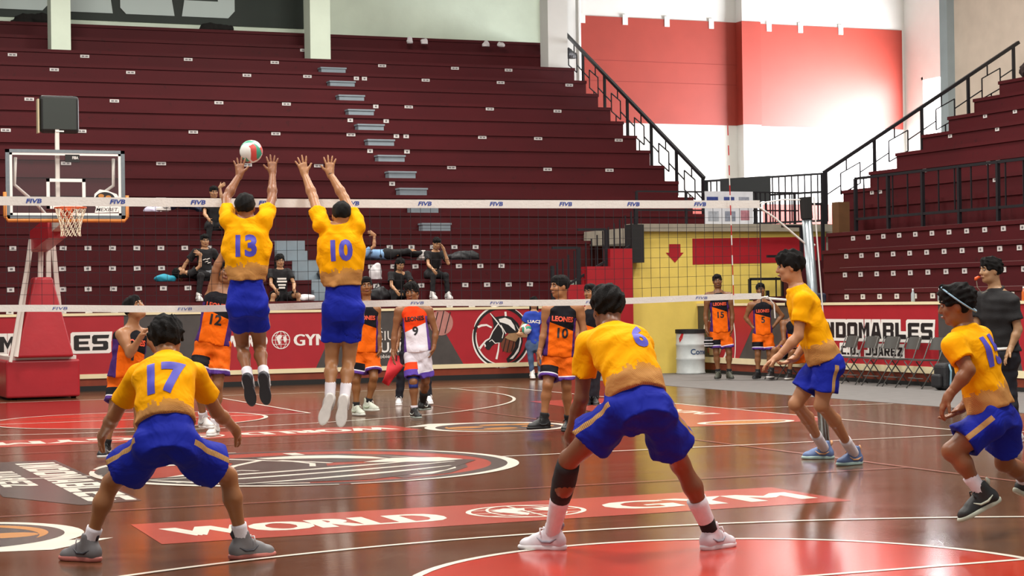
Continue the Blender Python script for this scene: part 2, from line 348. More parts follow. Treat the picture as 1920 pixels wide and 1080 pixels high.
def globe(pl, cx, cy, rx, ry, hh, par, m):
    ribbon(pl, arcpts(cx, cy, rx, 0, 360, 40, ry)[:-1], .09*rx, hh, mb := MB(), True); mb.build('globe_ring', m, par)
    for k in (-.45, .0, .45):
        ribbon(pl, [(cx+rx*k*math.cos(a)*1.4, cy+ry*math.sin(a)) for a in np.linspace(-1.5, 1.5, 16)], .05*rx, hh, mb := MB()); mb.build('globe_meridian', m, par)
    for k in (-.5, 0, .5): ribbon(pl, [(cx-rx*math.sqrt(1-k*k), cy+ry*k), (cx+rx*math.sqrt(1-k*k), cy+ry*k)], .05*ry, hh, mb := MB()); mb.build('globe_parallel', m, par)
    for pts in ([(-.55, .3), (-.2, .62), (.15, .5), (.05, .2), (-.15, .05), (-.05, -.3), (-.2, -.62), (-.4, -.1)], [(.25, .35), (.55, .45), (.7, .1), (.45, -.35), (.3, -.05)]):
        t = [(cx+x*rx, cy+y*ry) for x, y in pts]; a = sum(t[i][0]*t[(i+1) % len(t)][1]-t[(i+1) % len(t)][0]*t[i][1] for i in range(len(t)))
        poly(pl, t if a > 0 else t[::-1], hh, mb := MB()); mb.build('globe_continent', m, par)
def worldgym(pl, cx, cy, w, hgt, hh, par, m, bold=.03):
    """WORLD (globe) GYM in heavy slab letters across width w"""
    for word, c_, f_ in (('WORLD', -.292, .385), ('GYM', .325, .32)):
        mb = MB(); i = 0
        for dx in (-.0065, 0, .0065):
            text(pl, word, cx+c_*w+dx*w, cy-hgt/2, hgt, hh+.0003*i, mb, fit=f_*w, bold=bold); i += 1
        mb.build('lettering', m, par)
    globe(pl, cx+.035*w, cy, .085*w, .72*hgt, hh, par, m)
poly(FP, [(-2.42, -5.12), (2.62, -5.06), (2.62, -3.9), (-2.38, -3.93)], .0012, mb := MB()); fpart('sponsor_strip', mb, M_PINKP)
worldgym(FP, .12, -4.52, 4.86, .52, .0024, floor, M_WHITEP, 0.)
FP2 = Plane((0, 0, 0), (-1, 0, 0), (0, -1, 0))
poly(FP, [(-2.3, 4.05), (2.6, 4.05), (2.55, 5.12), (-2.3, 5.12)], .0012, mb := MB()); fpart('sponsor_strip', mb, M_PINKP)
worldgym(FP2, -.12, -4.58, 4.7, .5, .0024, floor, M_WHITEP, 0.)
# team name painted along the left of the centre circle, read from the side
FP3 = Plane((-2.2, 0, 0), (0, -1, 0), (1, 0, 0))
poly(FP3, [(-2.0, -.55), (1.5, -.7), (2.45, -.26), (2.35, .22), (-2.0, .26)], .0012, mb := MB()); fpart('name_strip', mb, M_GREYP)
block(FP3, 'INDOMABLES', -1.75, -.16, .42, .36, .0024, mb := MB()); mb.build('lettering', M_WHITEP, floor)
block(FP3, 'JUAREZ', -1.1, -.58, .30, .28, .0024, mb := MB()); mb.build('lettering', M_WHITEP, floor)
def ball_badge(cx, cy, r, s):
    p = Plane((cx, cy, 0), (s, 0, 0), (0, s, 0))
    poly(p, arcpts(0, 0, r, 0, 360, 48)[:-1], .0012, mb := MB()); fpart('ball_badge', mb, M_WHITEP)
    poly(p, [(-.2, -r*.98), (.6*r, -r*1.12), (r*1.12, -.62*r), (.5*r, -.6*r)], .0013, mb := MB()); fpart('ball_badge', mb, M_WHITEP)
    poly(p, arcpts(0, .02, r*.86, 0, 360, 48)[:-1], .002, mb := MB()); fpart('ball_badge_disc', mb, M_GREYP)
    for a, b in ((-.5, .2), (.1, .35), (-.1, -.35), (.42, -.1), (-.52, -.25)):
        poly(p, arcpts(a*r, b*r, r*.24, 0, 360, 14, r*.17)[:-1], .003, mb := MB()); fpart('ball_badge_panel', mb, M_TANP)
    ribbon(p, arcpts(0, 0, r*.7, -30, 110, 24), [.12*r*math.sin(math.pi*i/24)+.01 for i in range(25)], .003, mb := MB()); fpart('ball_badge_swirl', mb, M_TANP)
ball_badge(-3.6, -4.08, .87, 1); ball_badge(3.55, 4.1, .87, -1)
poly(FP, [(5.4, 2.75), (7.5, 2.9), (7.5, 9.2), (6.1, 9.2)], .0012, mb := MB()); fpart('sideline_red_panel', mb, M_PINKP)
FP4 = Plane((6.8, 5.2, 0), (0, 1, 0), (-1, 0, 0))
text(FP4, 'INDOMABLES', 1.2, -.1, .3, .0024, mb := MB(), fit=3.2, bold=.03); fpart('lettering', mb, M_WHITEP)
ribbon(FP, arcpts(6.35, 3.15, .58, 0, 360, 36, .3)[:-1], .1, .0024, mb := MB(), True); fpart('oval_badge', mb, M_WHITEP)
poly(FP, arcpts(6.35, 3.15, .5, 0, 360, 36, .24)[:-1], .002, mb := MB()); fpart('oval_badge_disc', mb, M_TANP)

# ------------------------------------------------------------------ far stand behind the basket
stand = empty('bleachers', (2, 17.4, 0), 'maroon concrete bleachers rising behind the basketball hoop', 'bleachers')
OFF = np.array((2, 17.4, 0))
def sbox(x0, x1, y0, y1, z0, z1): return MB().box(x0-2, x1-2, y0-17.4, y1-17.4, z0, z1)
XL = -9
def row(name, x0, x1, y, z, depth, rise, par, off, axis='x', nos=.03):
    """one bleacher step: tread slab with a projecting nosing and its riser"""
    mb = MB()
    if axis == 'x':
        mb.box(x0-off[0], x1-off[0], y-off[1], y+depth-off[1], z-rise-.3, z-.07); mb.box(x0-off[0]-.01, x1-off[0]+.01, y-nos-off[1], y+depth-off[1], z-.07, z)
    else:
        mb.box(y-off[0], y+depth-off[0], x0-off[1], x1-off[1], z-rise-.3, z-.07); mb.box(y-nos-off[0], y+depth-off[0], x0-off[1]-.01, x1-off[1]+.01, z-.07, z)
    return mb.build(name, M_STAND, par)
LOW = [(17.45, 1.54), (18.05, 1.93), (18.65, 2.31), (19.15, 2.70)]
for i, (y, z) in enumerate(LOW): row('bleacher_row', XL, 10.75 - .1*i if i < 3 else 11.7, y, z, .7, .5, stand, OFF)
UPR = [(21.66+.696*n, 4.12+.4*n) for n in range(-3, 11)]
for y, z in UPR:
    row('bleacher_row', XL, 15.05, y, z, .8, .5, stand, OFF)
lab_w = MB().box(-.10, .10, -.012, 0, -.033, .033).mesh('seat_label'); lab_s = MB().box(-.062, .062, -.012, 0, -.042, .042).mesh('seat_label')
lab_w.materials.append(M_LABEL); lab_s.materials.append(M_LABEL)
dg_w = MB().box(-.07, -.01, -.003, 0, -.015, .015).box(.01, .07, -.003, 0, -.015, .015).mesh('seat_digits'); dg_s = MB().box(-.025, .025, -.003, 0, -.018, .018).mesh('seat_digits')
M_INK = mat('faded_black_print', '#6a6566', .6); dg_w.materials.append(M_INK); dg_s.materials.append(M_INK)
def label_at(x, y, z, me, par, off, rz=0, tilt=0):
    o = bpy.data.objects.new('seat_label', me); COL.objects.link(o); o.parent = par; o.location = (x-off[0], y-off[1], z-off[2]); o.rotation_euler = (0, tilt, rz)
    d = bpy.data.objects.new('seat_digits', dg_w if me is lab_w else dg_s); COL.objects.link(d); d.parent = o; d.location = (0, -.0125, 0)
    return o
UL = [(1.23, 8, .15), (2.84, 8, .13), (5.22, 8, .12), (2.04, 7, .14), (3.74, 7, .15), (6.43, 7, .13), (1.28, 5, .16), (3.1, 5, .15), (5.42, 5, .13), (.59, 3, .16), (2.14, 3, .15), (4.51, 3, .12), (1.58, 1, .13), (3.51, 1, .11), (5.32, 1, .11), (8.22, 9, .11), (7.29, 8, .12), (7.88, 7, .11), (9.96, 8, .11), (10.82, 7, .11), (11.84, 8, .11), (12.76, 7, .11), (13.26, 8, .11), (6.97, 5, .12), (9.89, 5, .11), (11.91, 5, .11), (6.33, 3, .12), (8.04, 3, .11), (11.16, 3, .11), (9.88, 1, .11), (6.87, 1, .11), (14.59, 7, .12), (13.65, 5, .12), (12.54, 3, .11), (14.59, 3, .11), (12.16, 1, .12), (13.68, 1, .12), (-1.2, 8, .12), (-.6, 7, .12), (-1, 5, .12), (-1.5, 3, .12), (-.5, 1, .12), (1.2, -1, .12), (3.2, -1, .12), (10.2, -1, .12), (12.2, -1, .12), (14.2, -1, .12)]
for x, n, d in UL: label_at(x, 21.66+.696*n, 4.12+.4*n-d, lab_w, stand, OFF)
for x, n in ((9.08, 7), (9.28, 7), (9.09, 5), (9.1, 4), (9.1, 3), (9.33, 3), (9.1, 2), (8.25, 4), (8.25, 2), (8.27, 0)): label_at(x, 21.66+.696*n, 4.12+.4*n-.12, lab_s, stand, OFF)
random.seed(4)
for i, (y, z) in enumerate(LOW):
    x = -1.6 + .1*i
    while x < 10.6-.35*i:
        if not (4.75 < x < 5.55) and random.random() < .93: label_at(x, y, z-.12, lab_s, stand, OFF, 0, random.uniform(-.06, .06))
        x += .455
# grey half steps of the aisle
for k in range(11):
    y = 20.02+.696*k; z = 3.10+.4*k
    mb = sbox(8.36, 8.96, y, y+.26, z-.2, z-.035); mb.box(8.34-2, 8.98-2, y-.02-17.4, y+.26-17.4, z-.035, z)
    mb.build('aisle_step', M_STEPG, stand)
for i, (y, z) in enumerate(LOW): sbox(5.6-.2*i, 6.2-.2*i, y-.2, y+.05, z-.42, z-.19).build('aisle_step', M_STEPG, stand)
for i, (y, z) in enumerate(LOW): sbox(5.6-.2*i, 6.2-.2*i, y-.035, y+.45, z-.19, z+.012).build('aisle_step', M_STEPG, stand)

# ------------------------------------------------------------------ barrier walls with banners
wall_far = struct('wall_far', MB().box(XL, 11.75, 17.3, 17.44, 0, 1.37), M_BRICKR, 'low barrier wall in front of the far bleachers')
WP = Plane((0, 17.3, 0), (1, 0, 0), (0, 0, 1))
def wpart(name, mb, m, par=None, label=None):
    o = mb.build(name, m, par or wall_far)
    if label: o['label'] = label
    return o
wpart('top_rail', MB().box(XL, 11.75, 17.27, 17.45, 1.33, 1.375), M_CREAM)
wpart('bottom_rail', MB().box(XL, 11.75, 17.275, 17.3, .22, .3), M_CREAM)
wpart('skirting', MB().box(XL, 11.75, 17.28, 17.3, 0, .09), M_DARKGAP)
def panel(pl, pts, m, name='banner_panel', h=.006, par=None): poly(pl, pts, h, mb := MB()); return wpart(name, mb, m, par)
panel(WP, [(-8.9, .3), (1.72, .3), (1.72, 1.33), (-8.9, 1.33)], M_BANRED)
panel(WP, [(1.72, .3), (3.05, .3), (3.4, 1.33), (1.72, 1.33)], M_BANGRY)
panel(WP, [(3.05, .3), (5.25, .3), (5.75, 1.33), (3.4, 1.33)], M_BANRED)
panel(WP, [(5.25, .3), (8.16, .3), (7.55, 1.33), (5.75, 1.33)], M_BANGRY)
panel(WP, [(8.16, .3), (11.7, .3), (11.7, 1.33), (7.55, 1.33)], M_BANRED)
def indom(pl, txt, x, y, adv, hg, par):
    block(pl, txt, x, y, adv, hg, .010, mb := MB(), .055); wpart('lettering_outline', mb, M_BANWH, par)
    block(pl, txt, x, y, adv, hg, .014, mb := MB()); wpart('lettering', mb, M_BANBK, par)
indom(WP, 'INDOMABLES', -1.60, .72, .32, .27, wall_far)
worldgym(WP, 4.52, .83, 1.95, .22, .012, wall_far, M_BANWH, 0.)
for t, y, sz, b, wd in (('H.', 1.0, .06, 0, .14), ('CIUDAD', .78, .19, -.008, .95), ('JUÁREZ', .56, .19, .02, .95), ('Gobierno Municipal', .45, .07, 0, .95)):
    text(WP, t, 6.4, y, sz, .012, mb := MB(), fit=wd, bold=b, align='LEFT'); wpart('lettering', mb, M_BANWH)
def print_ball(pl, cx, cy, r, c1, par, a0=0, a1=360):
    mb = MB(); poly(pl, arcpts(cx, cy, r, a0, a1, 32)[:-1] if a1-a0 == 360 else arcpts(cx, cy, r, a0, a1, 32), .010, mb); wpart('printed_basketball', mb, c1, par)
    for k in (-.5, 0, .55): ribbon(pl, [(cx+r*k+.25*r*math.sin(a), cy+r*.97*math.sin(a)*math.sqrt(max(.05, 1-(k*.8)**2))) for a in np.linspace(-1.3, 1.3, 12)], .018, .013, mb := MB()); wpart('printed_seam', mb, M_BANBK, par)
print_ball(WP, 7.72, 1.09, .24, mat('banner_print_pink_ball', '#b07870', .5, .15, 8), wall_far)
emblem(WP, 8.95, .80, .60, .010, wall_far, M_BANBK, M_BANWH)
print_ball(WP, 9.1, .66, .17, mat('banner_print_brown_ball', '#6e3a26', .5, .2, 8), wall_far)
panel(WP, [(9.02, .78), (9.1, .86), (9.35, .88), (9.5, .84), (9.5, .78), (9.3, .78), (9.24, .70), (9.1, .74)], mat('banner_print_hand', '#a5825c', .5, .2, 12), 'printed_hand', .016)

# wall on the right of the court
wall_right = struct('wall_right', MB().box(13.2, 13.34, -4, 17.3, 0, 1.37), M_BRICKR, 'low barrier wall in front of the right bleachers')
RP = Plane((13.2, 0, 0), (0, -1, 0), (0, 0, 1))
wpart('top_rail', MB().box(13.17, 13.35, -4, 17.28, 1.33, 1.375), M_CREAM, wall_right)
wpart('bottom_rail', MB().box(13.17, 13.2, -4, 17.28, .21, .32), M_CREAM, wall_right)
wpart('skirting', MB().box(13.18, 13.2, -4, 17.28, 0, .07), M_DARKGAP, wall_right)
panel(RP, [(-17.28, .32), (-15.9, .32), (-15.9, 1.33), (-17.28, 1.33)], M_BANGRY, par=wall_right)
panel(RP, [(-16.62, .32), (-15.62, .32), (-14.7, 1.33), (-16.35, 1.33)], M_BANRED, par=wall_right, h=.008)
panel(RP, [(-15.62, .32), (-13.2, .32), (-13.2, 1.33), (-14.7, 1.33)], M_BANGRY, par=wall_right)
panel(RP, [(-13.2, .32), (-9.05, .32), (-9.05, 1.33), (-13.2, 1.33)], M_BANRED, par=wall_right)
panel(RP, [(-9.05, .32), (-6.9, .32), (-7.2, 1.33), (-9.05, 1.33)], M_BANGRY, par=wall_right)
panel(RP, [(-6.9, .32), (3.9, .32), (3.9, 1.33), (-7.2, 1.33)], M_BANRED, par=wall_right)
ribbon(RP, arcpts(-17.0, .62, 1.25, -16, 26, 20), .035, .012, mb := MB()); wpart('printed_arc', mb, M_BANWH, wall_right)
ribbon(RP, arcpts(-16.5, .62, .42, -60, 60, 20), .05, .012, mb := MB()); wpart('printed_arc', mb, M_BANWH, wall_right)
indom(RP, 'INDOMABLES', -12.72, .76, .37, .27, wall_right)
indom(RP, 'C.D. JUAREZ', -11.97, .47, .19, .15, wall_right)
text(RP, 'JUÁREZ', -8.0, .62, .2, .012, mb := MB(), fit=.95, bold=.02); wpart('lettering', mb, M_BANWH, wall_right)
text(RP, 'CIUDAD', -8.0, .86, .2, .012, mb := MB(), fit=.95); wpart('lettering', mb, M_BANWH, wall_right)
# printed photo of a basketball player on the corner banner
M_PSK = mat('banner_print_skin', '#a8916a', .5, .25, 14); M_PVEST = mat('banner_print_maroon_vest', '#7a1c24', .5, .2, 10)
panel(RP, [(-17.02, .95), (-16.85, 1.05), (-16.72, 1.02), (-16.72, .82), (-17.05, .82)], M_BANWH, 'printed_sleeve', .012, wall_right)
panel(RP, [(-16.88, .4), (-16.35, .4), (-16.3, 1.0), (-16.45, 1.05), (-16.62, .92), (-16.8, 1.05), (-16.9, .95)], M_PVEST, 'printed_vest', .014, wall_right)
panel(RP, [(-16.72, .95), (-16.6, .86), (-16.48, .98), (-16.45, 1.2), (-16.52, 1.27), (-16.7, 1.27), (-16.75, 1.15)], M_PSK, 'printed_head', .017, wall_right)
panel(RP, [(-16.77, 1.17), (-16.7, 1.22), (-16.5, 1.23), (-16.43, 1.2), (-16.45, 1.3), (-16.72, 1.31)], M_BANBK, 'printed_hair', .019, wall_right)
panel(RP, [(-16.68, .98), (-16.5, .98), (-16.5, 1.06), (-16.6, 1.02), (-16.68, 1.06)], M_BANBK, 'printed_beard', .019, wall_right)
panel(RP, [(-16.8, .36), (-16.4, .36), (-16.25, .55), (-16.3, .68), (-16.55, .6), (-16.85, .62)], M_PSK, 'printed_arms', .016, wall_right)

# ------------------------------------------------------------------ right stand
rstand = empty('bleachers', (13.4, 6, 0), 'maroon concrete bleachers along the right side of the court', 'bleachers')
RO = np.array((13.4, 6, 0))
RLOW = [(13.40, 1.60, 12.7), (14.0, 2.00, 13.8), (14.6, 2.36, 14.8), (15.2, 2.72, 15.6)]
M_LINE = mat('pale_paint_line', '#a08a86', .5)
for i, (x, z, ye) in enumerate(RLOW):
    row('bleacher_row', -4, ye, x, z, .75, .5, rstand, RO, 'y')
    mb = MB().box(x+.02-13.4, x+.05-13.4, -4-6, ye-.5-6, z, z+.004)
    y = ye-.8
    while y > -3: mb.box(x+.05-13.4, x+.55-13.4, y-6, y+.025-6, z, z+.004); y -= .52
    mb.build('seat_line', M_LINE, rstand)
    y = ye-.62-.1*i
    while y > 3.2:
        label_at(x, y, z-.13, lab_s, rstand, RO, -math.pi/2, 0); y -= .52
RUP = [(16.82+.664*n, 3.69+.4*n) for n in range(-1, 7)]
for n, (x, z) in enumerate(RUP): row('bleacher_row', -4, 17.6 if n else 16.4, x, z, .8, .5, rstand, RO, 'y')
for y, n, d in ((15.3, 5, .1), (16.3, 5, .1), (15.0, 4, .1), (16.6, 4, .1), (13.6, 4, .1), (13.2, 2, .1), (13.5, 2, .1), (15.6, 2, .1), (12.4, 1, .1), (16.2, 1, .1), (16.5, 1, .1), (11.8, 3, .1), (14.0, 6, .1)):
    label_at(16.82+.664*(n-1)-.002, y, 3.69+.4*(n-1)-d, lab_s, rstand, RO, -math.pi/2, 0)

# ------------------------------------------------------------------ outer walls
wall_back = struct('wall_back', MB().box(-12, 26.6, 29.62, 29.9, 0, 12.2), M_WALLG, 'pale wall above the far bleachers, green light tint in its colour')
BP = Plane((0, 29.62, 0), (1, 0, 0), (0, 0, 1))
stair_back = struct('wall_stairwell', MB().box(15.35, 26.6, 29.50, 29.62, 2, 12.2), M_WALLW, 'white wall of the corner stairwell')
SP = Plane((0, 29.5, 0), (1, 0, 0), (0, 0, 1))
def on(name, par, m, pts, h=.006): poly(SP, pts, h, mb := MB()); return mb.build(name, m, par)
# red field with small white tabs along its ragged upper edge
MB().box(16.2, 20.95, 29.47, 29.5, 6.2, 9.02).build('red_wall_field', M_MURAL, stair_back)
MB().box(21.3, 26.3, 29.47, 29.5, 6.2, 9.02).build('red_wall_field', M_MURAL, stair_back)
MB().box(20.95, 21.5, 29.15, 29.5, 2, 12.2).build('pilaster', M_WALLW, stair_back)
MB().box(20.93, 21.52, 29.13, 29.5, 6.2, 9.02).build('red_wall_field', M_MURAL, stair_back)
MB().box(15.36, 26.58, 29.46, 29.5, 2, 4.05).build('red_wall_field', M_MURAL, stair_back)
for x in (16.25, 17.5, 18.75, 20.1, 21.9, 22.9, 24.2): MB().box(x, x+.15, 29.455, 29.475, 8.82, 9.1).build('white_tab', M_WALLW, stair_back)
for z in (7.3, 7.85): MB().box(16.2, 20.95, 29.465, 29.472, z, z+.012).build('wall_joint', mat('wall_joint_dark_red', '#8a2f28', .8), stair_back)  # thin joint lines in a darker red across the left field
# columns on the back wall
for x0, x1, yy, m, zb in ((2.11, 2.55, 27.32, M_WALLG, 7.32), (8.2, 8.7, 27.32, M_WALLG, 7.32), (14.42, 14.95, 27.4, M_WALLW, 7.32)):
    c = struct('trim_%d' % (1+int(x0)), MB().box(x0, x1, yy, yy+.5, zb, 12.2), m, 'square wall column above the bleachers'); c['label'] = 'square wall column above the bleachers'
MB().tube([(16.12, 29.3, 5), (16.12, 29.3, 12)], .07, 10).build('downpipe', M_WALLW, stair_back)
wall_corner = struct('wall_corner', MB().box(26.4, 26.7, 16, 22.4, 0, 12.2).box(26.4, 26.7, 28.7, 29.6, 0, 12.2).box(26.4, 26.7, 22.4, 28.7, 0, 3.6).box(26.4, 26.7, 22.4, 28.7, 7.6, 12.2), M_WALLW, 'white side wall of the corner stairwell')
win = struct('window_1', MB().box(26.52, 26.56, 22.4, 28.7, 3.6, 7.6), mat('bright_window_glass', (1, 1, 1, 1), .2, emit=4.5), 'tall window full of daylight')
for y in (22.4, 24.0, 25.5, 27.0, 28.62): MB().box(26.4, 26.52, y, y+.08, 3.6, 7.6).build('window_frame', M_WALLW, win)
for z in (3.6, 5.6, 7.52): MB().box(26.4, 26.52, 22.4, 28.7, z, z+.08).build('window_frame', M_WALLW, win)
wall_side = struct('wall_side', MB().box(22, 22.4, -6, 21.2, 0, 12.2), M_WALLB, 'beige wall behind the right bleachers')
MB().box(21.8, 22.0, 20.9, 21.2, 3, 12.2).build('pilaster', mat('blue_grey_wall_paint', '#9fadb2', .8, .06, 3), wall_side)
struct('ceiling', MB().box(-12, 27, -4, 30, 12.2, 12.5), mat('grey_roof_sheet', '#8a8a86', .8, .05, 2), 'high grey roof')
landing = struct('floor_landing', MB().box(11.75, 22, 17.44, 29.5, 2.6, 2.9), M_CONC, 'raised concrete landing between the two stands')

# dark banner with huge white block letters on the back wall
ban = empty('wall_banner', (5, 29.6, 9), 'huge dark banner with white block letters high on the back wall', 'banner')
MB().box(-11-5, 8.7-5, -.03, 0, -.63, 3).build('banner_cloth', mat('banner_cloth_dark_green', '#1d2a22', .6, .1, 2), ban)
BL = Plane((0, -.05, 0), (1, 0, 0), (0, 0, 1))
block(BL, 'INDOMABLES', -12.3, -.45, 1.5, 1.7, .0, mb := MB()); mb.build('lettering', mat('banner_print_pale', '#c6d6d2', .6), ban)
MB().box(-12-5, 8.75-5, -.06, .0, -.86, -.65).build('pale_ledge', M_WALLG, ban)
M_DIRT = mat('black_grime', '#15120f', .9)

# ------------------------------------------------------------------ yellow wall of the entrance, red stepped stair wall
yw = struct('wall_entrance', MB().box(11.75, 16.2, 17.3, 17.44, 0, 2.82), M_YELLOW, 'yellow wall of the corner entrance')
MB().box(11.7, 16.3, 17.18, 17.5, 2.82, 2.97).build('ledge', M_CONC, yw)
poly(WP, [(13.1, 2.16), (16.2, 2.2), (16.2, 2.72), (13.1, 2.68)], .006, mb := MB()); mb.build('red_band', M_REDW, yw)
poly(WP, [(12.58, 2.57), (12.58, 2.4), (12.5, 2.4), (12.70, 2.2), (12.9, 2.4), (12.83, 2.4), (12.83, 2.57)][::-1], .006, mb := MB()); mb.build('red_arrow', M_REDW, yw)
rsw = struct('wall_stair', MB().box(11.12, 11.6, 16.95, 17.3, 0, 2.48).box(10.62, 11.12, 16.95, 17.3, 0, 2.13).box(10.2, 10.62, 16.95, 17.3, 0, 1.78), M_REDW, 'bright red stepped wall beside the entrance stair')
struct('trim_1', MB().box(11.62, 11.88, 17.0, 17.28, 2.2, 2.95), M_DARKGAP, 'dark post wrap at the end of the red stair wall')
# ------------------------------------------------------------------ railings
def railing(name, label, posts, rails, bars=(), rp=.03, rr=.022):
    """posts: list of (a,b); rails and thin bars likewise; every post and bar its own part"""
    o0 = np.array(posts[0][0], float); r = empty(name, tuple(o0), label, 'railing')
    for a, b in posts: MB().bar(np.array(a)-o0, np.array(b)-o0, rp*2).build('post', M_BLACKM, r)
    for a, b in rails: MB().bar(np.array(a)-o0, np.array(b)-o0, rr*2).build('rail', M_BLACKM, r)
    for a, b in bars: MB().bar(np.array(a)-o0, np.array(b)-o0, .022).build('baluster', M_BLACKM, r)
    return r
def stair_rail(name, label, P0, P1, n, up=1.05, axis=(0, 1, 0)):
    P0 = np.array(P0, float); P1 = np.array(P1, float); d = (P1-P0)/n; z = np.array((0, 0, 1.))
    posts = [(P0+d*i, P0+d*i+z*up) for i in range(n+1)]
    rails = [(P0+z*up-d*.04, P1+z*up+d*.12)]; bars = []
    for i in range(n):
        a = P0+d*i; q = lambda t, h: a+d*t+z*h
        bars += [(q(0, .55), q(.3, .55)), (q(.7, .55), q(1, .55)), (q(.3, .36), q(.3, .80)), (q(.7, .32), q(.7, .76)), (q(.3, .80), q(.7, .76)), (q(.3, .36), q(.7, .32)), (q(.5, .34), q(.5, .0)), (q(.42, .79), q(.42, up))]
    return railing(name, label, posts, rails, bars, .028, .035)
stair_rail('stair_railing', 'black steel stair railing climbing the open end of the far bleachers', (15.12, 20.6, 3.1), (15.12, 28.1, 7.35), 6)
stair_rail('stair_railing', 'black steel stair railing climbing the open end of the right bleachers', (16.5, 17.75, 3.05), (21.3, 17.75, 5.85), 4)
A = np.array((15.12, 20.5, 2.95)); Bq = np.array((16.45, 17.75, 2.95)); dv = Bq-A
railing('landing_railing', 'black barred railing across the landing between the two stands', [(A, A+(0, 0, 1.1)), (Bq, Bq+(0, 0, 1.12))], [(A+(0, 0, 1.1), Bq+(0, 0, 1.1)), (A+(0, 0, .72), Bq+(0, 0, .72)), (A+(0, 0, .12), Bq+(0, 0, .12))], [(A+dv*t+(0, 0, .12), A+dv*t+(0, 0, 1.1)) for t in np.linspace(.05, .95, 18)], .05, .022)
ys = np.linspace(15.6, 3, 12)
railing('walkway_railing', 'black barred railing along the walkway of the right bleachers', [((15.85, y, 2.72), (15.85, y, 3.8)) for y in ys], [((15.85, 15.6, 3.8), (15.85, 3, 3.8)), ((15.85, 15.6, 3.0), (15.85, 3, 3.0))], [((15.85, y, 3.0), (15.85, y, 3.8)) for y in np.linspace(15.3, 3.3, 25)], .03, .025)
railing('entrance_railing', 'low black railing on the ledge above the yellow wall', [((x, 17.35, 2.95), (x, 17.35, 3.62)) for x in (11.9, 13.0, 14.6, 15.5)], [((11.9, 17.35, 3.62), (15.6, 17.35, 3.62)), ((11.9, 17.35, 3.25), (15.6, 17.35, 3.25))], [((x, 17.35, 2.95), (x, 17.35, 3.62)) for x in np.linspace(14.7, 15.5, 8)], .022, .015)
# dark railings round the stair beside the entrance, stepping down to the left
st = [(11.75, 3.3), (11.1, 2.85), (10.5, 2.5), (9.95, 2.15)]
railing('stepped_railing', 'dark stepped railing beside the red stair wall', [((x, 17.1, z-1.0), (x, 17.1, z)) for x, z in st], [((st[i][0], 17.1, st[i][1]), (st[i+1][0], 17.1, st[i][1])) for i in range(3)]+[((11.75, 17.1, 2.6), (9.95, 17.1, 1.6))], [((x, 17.1, 1.2+.55*(x-9.9)), (x, 17.1, 2.15+.62*(x-9.95))) for x in np.linspace(10.05, 11.65, 14)], .03, .022)
st = [(14.4, 1.62), (14.75, 2.3), (15.2, 2.9), (15.7, 3.35)]
railing('stepped_railing', 'dark stepped railing climbing behind the player in orange number 5', [((x, 16.6, .02), (x, 16.6, z)) for x, z in st], [((st[i][0], 16.6, st[i+1][1]), (st[i+1][0], 16.6, st[i+1][1])) for i in range(3)]+[((14.0, 16.6, 1.85), (14.8, 16.6, 1.85)), ((14.0, 16.6, 1.45), (14.8, 16.6, 1.45)), ((14.0, 16.6, 1.45), (14.0, 16.6, 1.85))], [((x, 16.6, .6+.9*(x-14.2)), (x, 16.6, 1.6+.95*(x-14.3))) for x in np.linspace(14.6, 15.7, 9)], .03, .025)
struct('trim_2', MB().box(15.55, 15.8, 15.75, 16.0, 2.0, 3.35), mat('rusty_brown_paint', '#5a3a1c', .7, .2, 5), 'rusty brown post at the end of the right bleachers')
# concrete mass behind the lower rows on the right, so the stair is closed
struct('wall_stair_side', MB().box(13.9, 15.9, 15.9, 16.3, 0, 1.5).box(14.6, 15.9, 16.0, 16.3, 1.5, 2.2), M_STAND2, 'maroon side wall under the entrance stair')
# ------------------------------------------------------------------ volleyball net
M_ALU = mat('brushed_aluminium', '#8f979c', .32, .08, 20, metal=.85)
M_BAND = mat('white_net_canvas', '#ece8e2', .6, .04, 6, .15, 50)
M_CORD = mat('black_net_cord', '#26242a', .8)
M_BLUEPR = mat('blue_print', '#2f4aa0', .5)
M_REDPR = mat('red_plastic', '#c02a2a', .4)
M_WPL = mat('white_plastic', '#e9e7e2', .4)
net = empty('volleyball_net', (0, 0, 1.43), 'black mesh volleyball net with white top and bottom bands', 'net')
NX0, NX1 = -5.0, 4.78
def ntop(x): return 2.462-.018*(1-((x+.1)/4.9)**2)
def nbot(x): return 1.455-.02*(1-((x+.1)/4.9)**2)+.012*math.sin(x*1.7)
xs = np.linspace(NX0, NX1, 60)
def band(fn, dz, th=.006):
    mb = MB(); V = []; F = []
    for x in xs:
        z = fn(x)-1.43; w = .004*math.sin(x*9)
        V += [(x, -th+w, z), (x, -th+w, z-dz), (x, th+w, z-dz), (x, th+w, z)]
    for i in range(len(xs)-1):
        for k in range(4): F.append((4*i+k, 4*i+4+k, 4*i+4+(k+1) % 4, 4*i+(k+1) % 4))
    F += [(3, 2, 1, 0), tuple(4*(len(xs)-1)+k for k in range(4))]
    return mb.add(V, F)
tb = band(ntop, .078).build('top_band', M_BAND, net); bb = band(lambda x: nbot(x)+.06, .06).build('bottom_band', M_BAND, net)
NP = Plane((0, -.011, 0), (1, 0, 0), (0, 0, 1))
for px in (65, 222, 373, 500, 662, 798, 932, 1062, 1189, 1314):
    t = (px-960)/FPX; d = RT*t+FW; X = CAM[0]-CAM[1]*d[0]/d[1]
    mb = MB(); text(NP, 'FIVB', X, ntop(X)-1.43-.055, .038, .001, mb, fit=.135, bold=.03, shear=.2); mb.build('printed_mark', M_BLUEPR, tb)
